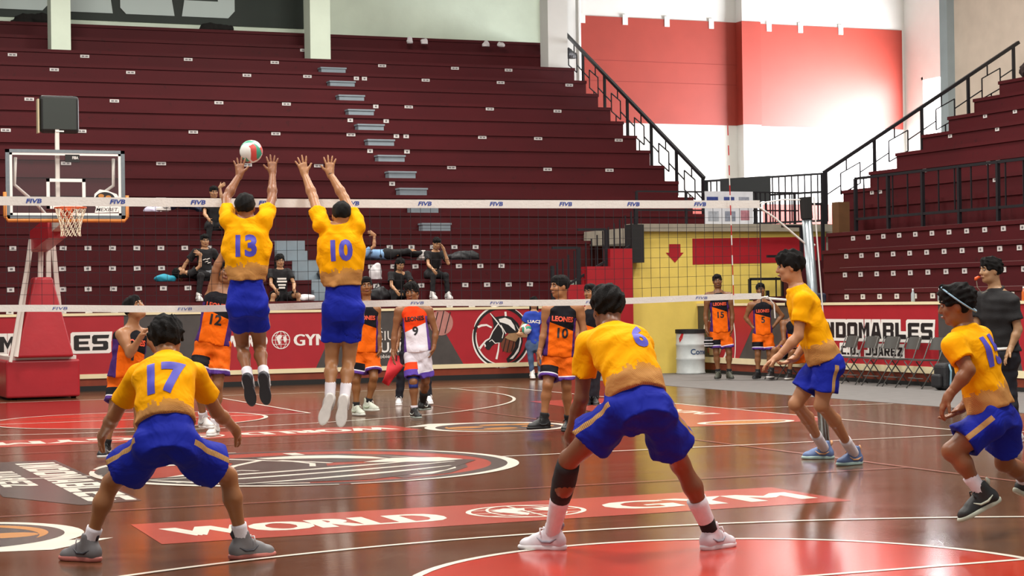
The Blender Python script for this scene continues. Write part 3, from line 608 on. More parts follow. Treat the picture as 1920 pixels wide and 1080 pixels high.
for X in (-2.2, -1.1, 1.1, 1.9, 2.9, 4.1):
    mb = MB(); text(NP, 'FIVB', X, nbot(X)-1.43+.018, .026, .001, mb, fit=.13, bold=.0, shear=.2); mb.build('printed_mark', M_BLUEPR, bb)
mb = MB(); V = []
rr = .0016
for x in np.arange(NX0+.05, NX1-.02, .1):
    zt, zb = ntop(x)-1.43-.07, nbot(x)-1.43+.05
    mb.box(x-rr, x+rr, -rr, rr, zb, zt)
for k in range(1, 9):
    f = k/9
    for i in range(len(xs)-1):
        z0 = (ntop(xs[i])-.075)*(1-f)+(nbot(xs[i])+.05)*f-1.43; z1 = (ntop(xs[i+1])-.075)*(1-f)+(nbot(xs[i+1])+.05)*f-1.43
        mb.bar((xs[i], 0, z0), (xs[i+1], 0, z1), 2*rr)
mb.build('cord_mesh', M_CORD, net)['kind'] = 'stuff'
mb = MB(); mb.tube([(NX1, 0, ntop(NX1)-1.43-.03), (5.05, 0, ntop(NX1)-1.43+.01), (5.36, 0, 1.04)], .007, 6); mb.build('top_cable', M_WPL, net)
MB().tube([(NX1, 0, .96), (4.95, 0, .86), (5.3, 0, .60), (5.42, 0, .58)], .011, 6).build('tension_rope', M_WPL, net)
MB().tube([(NX1, 0, .05), (5.1, 0, .02), (5.47, 0, -.08)], .012, 6).build('tension_rope', M_WPL, net)
MB().tube([(NX1, 0, .05), (NX1+.06, -.03, .06), (NX1+.14, -.02, -.02), (NX1+.15, -.02, -.16)], .008, 6).build('loose_rope', M_WPL, net)
MB().box(NX1, NX1+.008, -.004, .004, 0, 1.03).build('side_rod', M_CORD, net)
ant = empty('net_antenna', (4.46, -.02, 1.43), 'thin red and white striped antenna standing on the net edge', 'antenna')
for k in range(18):
    MB().tube([(0-.0022*k, 0, -.02+.1*k), (-.0022*(k+1), 0, -.02+.1*(k+1))], .006, 6).build('stripe', M_WPL if k % 2 == 0 else M_REDPR, ant)
post = empty('net_post', (5.50, 0, 0), 'leaning silver volleyball net post with black top cap', 'net post')
MB().tube([(0, 0, 0), (-.17, 0, 2.28)], [.052, .052], 16).build('pole', M_ALU, post, True)
MB().tube([(-.17, 0, 2.28), (-.185, 0, 2.5)], [.062, .062], 16).build('top_cap', M_DARKGAP, post)
MB().tube([(-.12, -.06, 2.5), (-.05, -.065, 1.5), (-.02, -.065, 1.1)], .008, 6).build('strap', M_WPL, post)
# ------------------------------------------------------------------ basketball hoop
M_HRED = mat('red_vinyl_padding', '#a01c26', .38, .08, 3, .12, 9)
M_HWH = mat('white_painted_steel', '#d9d5cc', .45, .05, 5)
M_ORANGE = mat('orange_painted_rim', '#c8501e', .45, .08, 12)
M_OPAD = mat('orange_board_padding', '#c47a35', .5, .12, 8)
M_GLASS = NB('clear_backboard_glass', .03); 
_g = M_GLASS.n('ShaderNodeBsdfTransparent'); _gl = M_GLASS.n('ShaderNodeBsdfGlossy'); _gl.inputs['Roughness'].default_value = .05; _mx = M_GLASS.n('ShaderNodeMixShader'); _mx.inputs[0].default_value = .06
M_GLASS.nt.links.new(_g.outputs[0], _mx.inputs[1]); M_GLASS.nt.links.new(_gl.outputs[0], _mx.inputs[2]); M_GLASS.nt.links.new(_mx.outputs[0], M_GLASS.nt.nodes['Material Output'].inputs[0])
M_GLASS = M_GLASS.m
hoop = empty('basketball_hoop', (0, 14.8, 0), 'portable basketball hoop with glass backboard and red padded base', 'basketball hoop')
HB = 2.84; HX = -.01
def hb(x0, x1, y0, y1, z0, z1): return MB().box(x0+HX, x1+HX, y0-14.8, y1-14.8, z0, z1)
board = hb(-.88, .88, 12.80, 12.82, HB+.02, HB+1.03).build('backboard', M_GLASS, hoop)
mb = MB()
for b in ((-.9, .9, HB+1.0, HB+1.05), (-.9, .9, HB, HB+.05), (-.9, -.84, HB, HB+1.05), (.84, .9, HB, HB+1.05)): mb.box(b[0]+HX, b[1]+HX, -2.01, -1.97, b[2], b[3])
mb.build('board_frame', M_ALU, board)
mb = MB()
for b in ((-.84, .84, HB+.965, HB+1.0), (-.84, .84, HB+.05, HB+.085), (-.84, -.80, HB+.05, HB+1.0), (.80, .84, HB+.05, HB+1.0)): mb.box(b[0]+HX, b[1]+HX, -2.006, -2.0, b[2], b[3])
mb.build('board_line', M_WPL, board)
mb = MB()
for b in ((-.295, .295, HB+.56, HB+.61), (-.295, .295, HB+.15, HB+.20), (-.295, -.245, HB+.15, HB+.61), (.245, .295, HB+.15, HB+.61)): mb.box(b[0]+HX, b[1]+HX, -2.006, -2.0, b[2], b[3])
mb.build('target_square', M_WPL, board)
mb = MB().tube([(-.92, -1.99, HB+.4), (-.92, -1.99, HB+.03), (-.88, -1.99, HB-.03), (.88, -1.99, HB-.03), (.92, -1.99, HB+.03), (.92, -1.99, HB+.36)], .03, 8)
mb.build('edge_padding', M_OPAD, hoop, True)
# sponsor badge on the glass
HP = Plane((0, -2.012, 0), (1, 0, 0), (0, 0, 1))
poly(HP, [(.40, HB+.25), (.42, HB+.38), (.50, HB+.45), (.62, HB+.43), (.70, HB+.40), (.76, HB+.38), (.82, HB+.28), (.80, HB+.20), (.78, HB+.10), (.42, HB+.09), (.44, HB+.17)][::-1], 0, mb := MB()); mb.build('badge_backing', M_WPL, board)
poly(HP, arcpts(.58, HB+.31, .15, 0, 360, 28, .1)[:-1], .001, mb := MB()); mb.build('badge_ball', M_BANBK, board)
for a, b in ((-.06, .04), (.05, .02), (.06, -.05), (-.02, -.05)): poly(HP, arcpts(.58+a, HB+.31+b, .045, 0, 360, 12, .03)[:-1], .002, mb := MB()); mb.build('badge_panel', mat('badge_ochre_print', '#b57a35', .5), board)
text(HP, 'MEXBET', .61, HB+.115, .055, .001, mb := MB(), fit=.34, bold=.01, shear=.2); mb.build('lettering', M_BANBK, board)
poly(HP, [(-.02, HB+.86), (.2, HB+.86), (.2, HB+.98), (-.02, HB+.98)], 0, mb := MB()); mb.build('badge_backing', M_BANBK, board)
text(HP, 'FIBA', .135, HB+.91, .045, .001, mb := MB(), fit=.09, bold=.02); mb.build('lettering', M_WPL, board)
# rim and net
RZ = 2.985; ry = 12.425-14.8
rim = MB().tube([(HX+.235*math.cos(a), ry+.235*math.sin(a), RZ) for a in np.linspace(0, 2*math.pi, 33)], .011, 8, False).build('rim', M_ORANGE, hoop, True)
mb = MB().box(HX-.09, HX+.09, -2.03, -2.0, RZ-.14, RZ+.04); mb.prism([(HX-.08, -2.0, RZ), (HX+.08, -2.0, RZ), (HX+.05, ry+.2, RZ), (HX-.05, ry+.2, RZ)], (0, 0, -.03)); mb.build('rim_bracket', M_ORANGE, rim)
mb = MB(); NS = 12; lv = [(.232, 0), (.205, -.09), (.172, -.19), (.15, -.28), (.142, -.36), (.15, -.43)]
for k in range(NS):
    for s in (1, -1):
        pts = [(HX+r*math.cos(2*math.pi*(k+s*.5*i)/NS), ry+r*math.sin(2*math.pi*(k+s*.5*i)/NS), RZ+z) for i, (r, z) in enumerate(lv)]
        mb.tube(pts, .0055, 5)
mb.build('basket_net', mat('cream_net_cord', '#ddd2b8', .8), rim)
# arms behind the glass, mast, padded tower and base
mb = MB()
for s in (-1, 1): mb.tube([(HX+s*.74, -1.93, HB+.93), (HX+s*.75, -1.85, HB+.52), (HX+s*.38, -1.6, HB+.24), (HX+s*.12, -1.2, HB+.02)], .025, 8)
mb.build('board_strut', M_HWH, hoop, True)
MB().box(HX-.14, HX-.08, -1.93, -1.87, HB-.0, HB+1.6).build('clock_mast', M_HWH, hoop)
MB().bar((HX, -1.9, HB+.02), (HX-.08, .3, HB-.28), .16, .2).build('boom', M_HWH, hoop)
MB().bar((HX-.03, -1.25, HB-.1), (HX-.1, .15, HB-.28), .27, .34).build('boom_padding', M_HRED, hoop)
for x0, x1, y1 in ((-.22, -.52, -.1), (-.06, -.12, .2), (.05, .06, .2), (.12, .3, .25)):
    MB().bar((x0+HX, .1, HB-.25), (x1+HX, y1, .7), .075).build('mast_leg', M_HWH, hoop)
MB().bar((-.3, -.05, 2.3), (-.62, -.15, .62), .05).build('brace', M_HWH, hoop)
mb = MB(); mb.add([(-.54, -.12, .68), (.40, -.12, .68), (.40, .75, .68), (-.54, .75, .68), (-.2, .0, 1.98), (.09, .0, 1.98), (.09, .4, 1.98), (-.2, .4, 1.98)], [(3, 2, 1, 0), (4, 5, 6, 7), (0, 1, 5, 4), (1, 2, 6, 5), (2, 3, 7, 6), (3, 0, 4, 7)])
def bevel(o, w=.03, seg=3):
    m = o.modifiers.new('bevel', 'BEVEL'); m.width = w; m.segments = seg; return o
bevel(mb.build('tower_padding', M_HRED, hoop), .04)
bevel(MB().box(-.67, .51, 0, 1.9, .03, .64).build('base_padding', M_HRED, hoop), .035)
MB().box(-.6, .46, .05, 1.9, .64, .70).build('base_frame', M_HWH, hoop)
for x in (-.55, .4): MB().tube([(x, .25, .06), (x+.08, .25, .06)], .06, 12).build('caster', M_DARKGAP, hoop)
# shot clock above the board
clock = empty('shot_clock', (-.08, 12.87, 4.15), 'black square shot clock above the backboard', 'shot clock')
bevel(MB().box(-.3, .3, 0, .12, 0, .58).build('case', mat('black_plastic_case', '#0f1010', .4), clock), .06, 4)
MB().box(-.25, .25, -.006, .002, .06, .54).build('display', mat('dark_grey_display', '#2a302c', .35), clock)
MB().box(-.06, .06, -.009, -.004, .02, .04).build('maker_mark', M_WPL, clock)
MB().box(-.33, -.305, .0, .14, .0, .52).build('side_strip', mat('beige_plastic', '#b0a484', .5), clock)

# ------------------------------------------------------------------ drum, chairs, bags, posters, bottles
M_DRUM = mat('white_drum_paint', '#c4cccb', .45, .14, 6)
drum = empty('steel_drum', (12.72, 16.72, 0), 'white steel drum with blue lettering against the yellow wall', 'drum')
prof = [(.27, 0), (.29, .015), (.29, .03), (.28, .05), (.28, .28), (.295, .30), (.28, .32), (.28, .56), (.295, .58), (.28, .60), (.28, .82), (.292, .85), (.292, .87), (.27, .875)]
MB().lathe(prof, n=32).build('body', M_DRUM, drum, True)
MB().lathe([(.285, .80), (.296, .80), (.296, .875), (.285, .88)], n=32).build('liner_edge', M_DARKGAP, drum)
def cyl_text(txt, r, ang0, z, size, m, par, **k):
    v, f = textmesh(txt, size, **k); mb = MB()
    mb.add([(r*math.sin(a/r+ang0), -r*math.cos(a/r+ang0), z+b) for a, b in v], f); return mb.build('lettering', m, par)
cyl_text('Comex', .284, math.radians(18), .39, .11, mat('navy_print', '#1d3f6a', .5), drum, bold=.02)
poly_pts = [(-.20, .62), (-.13, .70), (-.10, .80), (-.15, .80), (-.22, .70)]
MB().add([(.283*math.sin(a/.283-.6), -.283*math.cos(a/.283-.6), z) for a, z in poly_pts], [tuple(range(5))]).build('printed_swoosh', M_REDPR, drum)

M_CHAIR = mat('dark_grey_chair_steel', '#4b4a47', .45, .06, 10)
def make_chair(loc, rz, label):
    c = empty('folding_chair', loc, label, 'chair', 'folding chairs along the right barrier', rz)
    # local: sits facing -y
    for s in (-.21, .21):
        MB().tube([(s, -.24, 0), (s, .10, .46), (s*.95, .24, .80)], .011, 6).build('front_leg_upright', M_CHAIR, c, True)
        MB().tube([(s*.9, .26, 0), (s*.9, -.06, .42)], .011, 6).build('leg', M_CHAIR, c, True)
    MB().prism([(-.2, -.2, .44), (.2, -.2, .44), (.19, .16, .43), (-.19, .16, .43)], (0, 0, .025)).build('seat', M_CHAIR, c)
    mb = MB(); n = 8; V = []; F = []
    for i in range(n+1):
        x = -.205+.41*i/n; b = .03*(1-(x/.2)**2)
        V += [(x, .20+b, .60), (x, .255+b, .80-(.03 if i in (0, n) else 0)), (x, .265+b, .80-(.03 if i in (0, n) else 0)), (x, .21+b, .60)]
    for i in range(n):
        for k in range(4): F.append((4*i+k, 4*i+4+k, 4*i+4+(k+1) % 4, 4*i+(k+1) % 4))
    F += [(3, 2, 1, 0), tuple(4*n+k for k in range(4))]
    mb.add(V, F).build('backrest', M_CHAIR, c)
    for y, z in ((.235, .03), (-.2, .06)): MB().tube([(-.2, y, z+.1), (.2, y, z+.1)], .008, 6).build('stretcher', M_CHAIR, c)
    return c
cn = ['grey folding chair nearest the player leaning forward in yellow', 'second grey folding chair from the leaning player in yellow', 'third grey folding chair from the leaning player in yellow', 'fourth grey folding chair from the leaning player in yellow', 'grey folding chair beside the black backpack']
for i, y in enumerate((11.35, 10.72, 10.1, 9.5, 8.8)): make_chair((12.78, y, .004), -math.pi/2+.06*((i*7) % 3-1), cn[i])
M_BAGK = mat('black_nylon', '#15161a', .6, .1, 12, .2, 30)
def softbox(name, mname, lo, hi, m, par, w=.06, seg=3):
    o = MB().box(lo[0], hi[0], lo[1], hi[1], lo[2], hi[2]).build(name, m, par); bevel(o, w, seg); return o
bp_ = empty('backpack', (12.75, 8.15, .004), 'black backpack on the grey carpet beside the folding chairs', 'bag')
softbox('main_body', 0, (-.2, -.16, 0), (.16, .16, .42), M_BAGK, bp_, .07); softbox('front_pocket', 0, (-.27, -.12, .04), (-.18, .12, .25), M_BAGK, bp_, .04)
MB().tube([(-.1, -.15, .4), (-.1, -.2, .3), (-.1, -.18, .08)], .015, 6).build('strap', mat('light_blue_webbing', '#7fa6b8', .6), bp_)
# poster banner over the ledge
pb = empty('poster_banner', (13.95, 17.30, 2.97), 'white and blue printed poster hung on the railing over the yellow wall', 'banner')
MB().box(-.55, .55, 0, .012, 0, .66).build('sheet', mat('poster_white', '#c9ccd2', .5, .1, 5), pb)
PP = Plane((0, -.002, 0), (1, 0, 0), (0, 0, 1))
for x, z, w, h, cc in ((-.38, .33, .26, .22, '#2c3a78'), (.0, .33, .24, .22, '#33427d'), (.34, .35, .24, .2, '#8a8f9c'), (-.36, .06, .24, .2, '#9aa0a8'), (.02, .06, .24, .2, '#7d8492'), (.36, .08, .2, .2, '#a3707a')):
    poly(PP, [(x-w/2, z), (x+w/2, z), (x+w/2, z+h), (x-w/2, z+h)], 0, mb := MB()); mb.build('printed_picture', mat('poster_print_'+cc[1:], cc, .5, .3, 14), pb)
tp = empty('tarpaulin', (15.6, 19.35, 3.45), 'dark tarpaulin tied to the landing railing', 'tarpaulin')
tp.rotation_euler = (0, 0, math.atan2(-2.75, 1.33)); MB().box(-.75, .55, -.06, -.04, .08, .62).build('sheet', mat('black_tarpaulin', '#1c2022', .6, .1, 6), tp)
def bottle(x, y, z, label, capc, liq):
    b = empty('bottle', (x, y, z), label, 'bottle', 'bottles on the right barrier')
    MB().lathe([(.03, 0), (.033, .02), (.033, .13), (.015, .17), (.013, .19)], n=12).build('body', mat('bottle_'+liq[1:], liq, .15, alpha=.75), b, True)
    MB().lathe([(.015, .19), (.015, .215)], n=10).build('cap', mat('cap_'+capc[1:], capc, .4), b)
bottle(13.26, 9.85, 1.375, 'clear water bottle on the barrier above the folding chairs', '#dfe6ea', '#aab4ba')
bottle(13.26, 9.1, 1.375, 'clear water bottle on the barrier behind the running player', '#dfe6ea', '#9fa8ae')
bottle(13.26, 6.93, 1.375, 'orange drink bottle on the barrier behind the referee', '#f0f0ee', '#d0672a')
cb = empty('cooler', (13.27, 12.75, 1.375), 'small dark blue bag on the barrier beside the net post', 'bag')
softbox('bag_body', 0, (-.06, -.12, 0), (.06, .12, .17), mat('navy_fabric', '#1b2036', .6, .1, 9), cb, .04); MB().tube([(0, -.06, .16), (0, 0, .24), (0, .06, .16)], .01, 6).build('handle', M_BAGK, cb)
# ------------------------------------------------------------------ volleyballs
def volleyball(loc, rot, label, r=.105):
    o = bpy.data.objects.new('volleyball', None); COL.objects.link(o); o.location = loc; o.rotation_euler = rot; tag(o, label, 'ball', 'volleyballs')
    cols = [mat('ball_white', '#e8e6e0', .45), mat('ball_green', '#3f9a7d', .45), mat('ball_red', '#cc4a44', .45)]
    bm = bmesh.new(); bmesh.ops.create_icosphere(bm, subdivisions=5, radius=r)
    groups = {}
    for f in bm.faces:
        c = f.calc_center_median(); ax = max(range(3), key=lambda i: abs(c[i])); sg = c[ax] > 0; u = c[(ax+1) % 3]/abs(c[ax])
        t = u+.35*math.sin(2.2*c[(ax+2) % 3]/abs(c[ax])); k = 0 if t < -.33 else (1 if t < .33 else 2); groups.setdefault((ax, sg, k), []).append([tuple(v.co) for v in f.verts])
    for (ax, sg, k), fs in groups.items():
        V = {}; F = []
        for f in fs: F.append(tuple(V.setdefault(tuple(round(q, 6) for q in p), len(V)) for p in f))
        MB().add(list(V), F).build('panel', cols[(0, 1+(ax+int(sg)) % 2, 2-(ax % 2))[k]], o, True)
    bm.free(); return o
volleyball((-.417, .2, 2.888), (.4, .9, .3), 'white, green and red volleyball above the blocking hands of number 13')
# ------------------------------------------------------------------ people: implicit-surface sculpting
def nrm(v): v = np.asarray(v, float); return v/(np.linalg.norm(v)+1e-9)
class Field:
    """signed-distance grid; primitives are blended smoothly, the surface is extracted as one continuous mesh"""
    def __init__(s, lo, hi, h):
        s.lo = np.array(lo, float); s.h = h; s.n = np.ceil((np.array(hi)-s.lo)/h).astype(int)+1
        s.d = np.full(s.n, .25, np.float32)
    def sub(s, lo, hi):
        a = np.clip(np.floor((np.array(lo)-s.lo)/s.h).astype(int), 0, s.n-1); b = np.clip(np.ceil((np.array(hi)-s.lo)/s.h).astype(int)+1, 1, s.n)
        if (b <= a).any(): return None
        sl = tuple(slice(a[i], b[i]) for i in range(3))
        g = [(s.lo[i]+s.h*np.arange(a[i], b[i])).astype(np.float32) for i in range(3)]
        return sl, g[0][:, None, None], g[1][None, :, None], g[2][None, None, :]
    def put(s, sl, d, k, op='u'):
        o = s.d[sl]
        if op == 'u':
            if k: m = np.maximum(k-np.abs(o-d), 0)/k; s.d[sl] = np.minimum(o, d)-m*m*k*.25
            else: s.d[sl] = np.minimum(o, d)
        else:
            d = -d
            if k: m = np.maximum(k-np.abs(o-d), 0)/k; s.d[sl] = np.maximum(o, d)+m*m*k*.25
            else: s.d[sl] = np.maximum(o, d)
    def cone(s, a, b, ra, rb, k=.02, op='u', flat=False, flata=False):
        a = np.asarray(a, float); b = np.asarray(b, float); m = max(ra, rb)+k+2.5*s.h
        r = s.sub(np.minimum(a, b)-m, np.maximum(a, b)+m)
        if r is None: return
        sl, X, Y, Z = r; ab = b-a; L2 = max(ab@ab, 1e-9)
        t = ((X-a[0])*ab[0]+(Y-a[1])*ab[1]+(Z-a[2])*ab[2])/L2; tc = np.clip(t, 0, 1)
        d = np.sqrt((X-a[0]-tc*ab[0])**2+(Y-a[1]-tc*ab[1])**2+(Z-a[2]-tc*ab[2])**2)-(ra+(rb-ra)*tc)
        if flat: d = np.maximum(d, (t-1)*math.sqrt(L2))
        if flata: d = np.maximum(d, -t*math.sqrt(L2))
        s.put(sl, d, k, op)
    def ell(s, c, R, rad, k=.02, op='u'):
        """ellipsoid, R rows = axes"""
        c = np.asarray(c, float); R = np.asarray(R, float); rad = np.asarray(rad, float)
        e = np.sqrt(((R*rad[:, None])**2).sum(0))+k+2.5*s.h; r = s.sub(c-e, c+e)
        if r is None: return
        sl, X, Y, Z = r; q = 0
        for i in range(3): q = q+(((X-c[0])*R[i, 0]+(Y-c[1])*R[i, 1]+(Z-c[2])*R[i, 2])/rad[i])**2
        s.put(sl, (np.sqrt(q)-1)*rad.min(), k, op)
    def loft(s, a, b, lat, ts, rx, ry, bulge=0., k=.03, op='u', lo=None, hi=None, ex=2.):
        """elliptic sleeve round axis a->b; radii interpolated over ts; bulge bends the axis along the normal"""
        a = np.asarray(a, float); b = np.asarray(b, float); ab = b-a; L = np.linalg.norm(ab); ax = ab/L
        lat = np.asarray(lat, float); lat = nrm(lat-ax*(lat@ax)); nn = np.cross(lat, ax)
        m = max(max(rx), max(ry))+abs(bulge)+k+2.5*s.h; P0 = a+ab*min(ts); P1 = a+ab*max(ts); r = s.sub(np.minimum(P0, P1)-m, np.maximum(P0, P1)+m)
        if r is None: return
        sl, X, Y, Z = r; X = X-a[0]; Y = Y-a[1]; Z = Z-a[2]
        t = (X*ax[0]+Y*ax[1]+Z*ax[2])/L; x = X*lat[0]+Y*lat[1]+Z*lat[2]; y = X*nn[0]+Y*nn[1]+Z*nn[2]
        if bulge: tt = np.clip(t, 0, 1); y = y-bulge*4*tt*(1-tt)
        RX = np.interp(t, ts, rx).astype(np.float32); RY = np.interp(t, ts, ry).astype(np.float32)
        q = (np.abs(x/RX)**ex+np.abs(y/RY)**ex)**(1/ex); d = (q-1)*np.minimum(RX, RY)
        l0 = min(ts) if lo is None else lo; l1 = max(ts) if hi is None else hi
        d = np.maximum(d, np.maximum((l0-t)*L, (t-l1)*L)); s.put(sl, d.astype(np.float32), k, op)
    def plane(s, p, n):
        """cut everything on the positive side of the plane"""
        r = s.sub(s.lo, s.lo+s.h*s.n); sl, X, Y, Z = r; p = np.asarray(p, float)
        s.d = np.maximum(s.d, ((X-p[0])*n[0]+(Y-p[1])*n[1]+(Z-p[2])*n[2]).astype(np.float32))
    def folds(s, amp, freq, axes, seed=0):
        """soft cloth folds: a few warped waves, only near the surface"""
        I = np.argwhere(np.abs(s.d) < .05); P = s.lo+s.h*I; rs = np.random.RandomState(seed); v = 0
        for j in range(5):
            w = nrm(axes[j % len(axes)]+rs.normal(0, .35, 3)); ph = rs.uniform(0, 6.28); w2 = nrm(rs.normal(0, 1, 3)); f = freq*rs.uniform(.6, 1.5)
            v = v+np.sin(P@w*f+ph+1.3*np.sin(P@w2*f*.45+ph*2))
        v = v/5; s.d[I[:, 0], I[:, 1], I[:, 2]] += (amp*(1.6*v-.4*v*v)).astype(np.float32)
    def surf(s):
        d = s.d; ins = d < 0; n = np.array(d.shape)
        c = np.zeros(n-1, np.uint8)
        for i in (0, 1):
            for j in (0, 1):
                for k in (0, 1): c += ins[i:n[0]-1+i, j:n[1]-1+j, k:n[2]-1+k]
        act = (c > 0) & (c < 8); I = np.argwhere(act); N = len(I)
        if N == 0: return np.zeros((0, 3)), np.zeros((0, 4), int)
        idx = np.full(act.shape, -1, np.int32); idx[act] = np.arange(N)
        cor = np.array([(i, j, k) for i in (0, 1) for j in (0, 1) for k in (0, 1)])
        val = np.stack([d[I[:, 0]+q[0], I[:, 1]+q[1], I[:, 2]+q[2]] for q in cor], 1)
        pos = np.zeros((N, 3)); cnt = np.zeros(N)
        for p in range(8):
            for q in range(p+1, 8):
                if np.abs(cor[p]-cor[q]).sum() != 1: continue
                x = (val[:, p] < 0) != (val[:, q] < 0); t = val[x, p]/(val[x, p]-val[x, q])
                pos[x] += cor[p]+(cor[q]-cor[p])*t[:, None]; cnt[x] += 1
        V = s.lo+s.h*(I+pos/cnt[:, None]); Q = []
        for ax in range(3):
            u, v = (ax+1) % 3, (ax+2) % 3
            a = [slice(1, -1)]*3; b = [slice(1, -1)]*3; a[ax] = slice(0, n[ax]-1); b[ax] = slice(1, n[ax])
            A = ins[tuple(a)]; B = ins[tuple(b)]; E = np.argwhere(A != B)
            if len(E) == 0: continue
            fl = A[E[:, 0], E[:, 1], E[:, 2]]; E = E.copy(); off = np.ones(3, int); off[ax] = 0; E += off
            def cell(du, dv): e = E.copy(); e[:, u] -= du; e[:, v] -= dv; return idx[e[:, 0], e[:, 1], e[:, 2]]
            q = np.stack([cell(1, 1), cell(0, 1), cell(0, 0), cell(1, 0)], 1); q[~fl] = q[~fl][:, ::-1]; Q.append(q)
        return V, np.concatenate(Q)
def np_mesh(name, V, Q, attrs=None):
    me = bpy.data.meshes.new(name); me.vertices.add(len(V)); me.vertices.foreach_set('co', np.asarray(V, np.float32).ravel())
    me.loops.add(Q.size); me.loops.foreach_set('vertex_index', Q.astype(np.int32).ravel()); me.polygons.add(len(Q))
    me.polygons.foreach_set('loop_start', np.arange(0, Q.size, 4, dtype=np.int32)); me.polygons.foreach_set('use_smooth', np.ones(len(Q), bool))
    me.update(calc_edges=True)
    for k, v in (attrs or {}).items(): me.attributes.new(k, 'FLOAT', 'POINT').data.foreach_set('value', np.asarray(v, np.float32))
    return me
def relax(V, Q, it=1, f=.5):
    for _ in range(it):
        S_ = np.zeros_like(V); C_ = np.zeros(len(V))
        for i in range(4):
            a = Q[:, i]; b = Q[:, (i+1) % 4]; np.add.at(S_, a, V[b]); np.add.at(C_, a, 1); np.add.at(S_, b, V[a]); np.add.at(C_, b, 1)
        V = V*(1-f)+f*S_/np.maximum(C_, 1)[:, None]
    return V

def pix(px, py, depth): return CAM+FW*depth+RT*((px-960)/FPX*depth)-UP*((py-540)/FPX*depth)
def pix_z(px, py, z):
    d = FW+RT*((px-960)/FPX)-UP*((py-540)/FPX); t = (z-CAM[2])/d[2]; return CAM+d*t, t
BONE = dict(nk=('pv', .285), hd=('nk', .10), sl=('nk', .11), sr=('nk', .11), el=('sl', .172), er=('sr', .172), wl=('el', .150), wr=('er', .150), tl=('wl', .104), tr=('wr', .104),
            hl=('pv', .055), hr=('pv', .055), kl=('hl', .240), kr=('hr', .240), al=('kl', .238), ar=('kr', .238), fl=('al', .11), fr=('ar', .11))
ORDER = 'pv nk hd sl sr el er wl wr tl tr hl hr kl kr al ar fl fr'.split()
def solve_pose(H, base, J):
    """J: joint -> (px, py, sign or metres of depth relative to the parent); known limb lengths give the depth.
    base: depth of the pelvis along the view, or a floor pixel under it"""
    if isinstance(base, tuple): base = pix_z(base[0], base[1], 0)[1]
    D = {}; P = {}
    for j in ORDER:
        if j not in J: continue
        px, py, s = J[j]
        if j == 'pv': D[j] = base+(s if not isinstance(s, str) else 0)
        else:
            par, fr = BONE[j]; dp = D[par]
            if s == 'F': D[j] = pix_z(px, py, .095)[1]
            elif isinstance(s, str):
                a = P[par]; q = pix(px, py, dp); l2 = (fr*H)**2-((q-a)**2).sum(); D[j] = dp+(1 if s[0] == '+' else -1)*math.sqrt(max(l2, 0))
            else: D[j] = dp+s
        P[j] = pix(px, py, D[j])
    return P

# ---- materials for people
def skin_mat(hexc):
    n = 'skin_'+hexc[1:]
    if n in MATS: return MATS[n]
    B = NB(n, .42, .45); c = srgb(hexc); a = B.noise(7, 4); dk = (c[0]*.72, c[1]*.62, c[2]*.55, 1)
    B.col(B.mix(B.mul(a, .6), c, dk)); B.b.inputs['Subsurface Weight'].default_value = .06; B.b.inputs['Subsurface Radius'].default_value = (.02, .008, .004)
    B.bump(B.noise(90, 2), .08, .004); return B.m
def cloth_bump(B):
    n = B.n('ShaderNodeTexNoise'); n.inputs['Scale'].default_value = 6; n.inputs['Detail'].default_value = 2.5; n.inputs['Distortion'].default_value = 1.1; n.inputs['Roughness'].default_value = .55
    B.nt.links.new(B.n('ShaderNodeTexCoord').outputs['Object'], n.inputs['Vector'])
    B.bump(n.outputs['Fac'], .42, .045)
def jersey_yellow():
    B = NB('yellow_jersey_fabric', .8, .1); t = B.attr('tt'); x = B.attr('lx'); y = B.attr('ny')
    ang = B.math('ADD', x, B.mul(y, .6)); st = B.math('FLOOR', B.mul(ang, 62)); w = B.n('ShaderNodeTexWhiteNoise', noise_dimensions='1D'); B.put(w.inputs['W'], st); wv = w.outputs['Value']
    st2 = B.math('FLOOR', B.mul(ang, 19)); w2 = B.n('ShaderNodeTexWhiteNoise', noise_dimensions='1D'); B.put(w2.inputs['W'], st2)
    edge = B.math('ADD', B.math('ADD', .2, B.mul(wv, .08)), B.mul(w2.outputs['Value'], .05)); low = B.lt(t, edge)
    rows = B.math('SINE', B.mul(t, 330)); cols = B.math('SINE', B.mul(ang, 520)); dots = B.gt(B.mul(rows, cols), .25)
    tan = B.mix(B.mul(dots, .5), srgb('#c08a4e'), srgb('#7d5636'))
    yel = B.mix(B.mul(B.noise(5, 3), .35), srgb('#f5aa00'), srgb('#e09200'))
    fade = B.n('ShaderNodeMapRange'); B.put(fade.inputs['Value'], t); fade.inputs['From Min'].default_value = .19; fade.inputs['From Max'].default_value = .3; fade.inputs['To Min'].default_value = 1; fade.inputs['To Max'].default_value = .62
    B.col(B.mix(B.mul(low, fade.outputs['Result']), yel, tan)); cloth_bump(B); return B.m
def jersey_team(name, top, bottom, side, slope=.5, split=.565):
    B = NB(name, .8, .1); t = B.attr('tt'); x = B.attr('lx'); y = B.attr('ny')
    up = B.gt(B.math('ADD', t, B.mul(x, slope)), split); c = B.mix(up, srgb(bottom), srgb(top))
    sd = B.mul(B.gt(B.math('ABSOLUTE', x), .136), B.lt(t, .74)); c = B.mix(sd, c, srgb(side))
    hem = B.gt(t, .965); c = B.mix(hem, c, srgb(top)); B.col(c); cloth_bump(B); return B.m
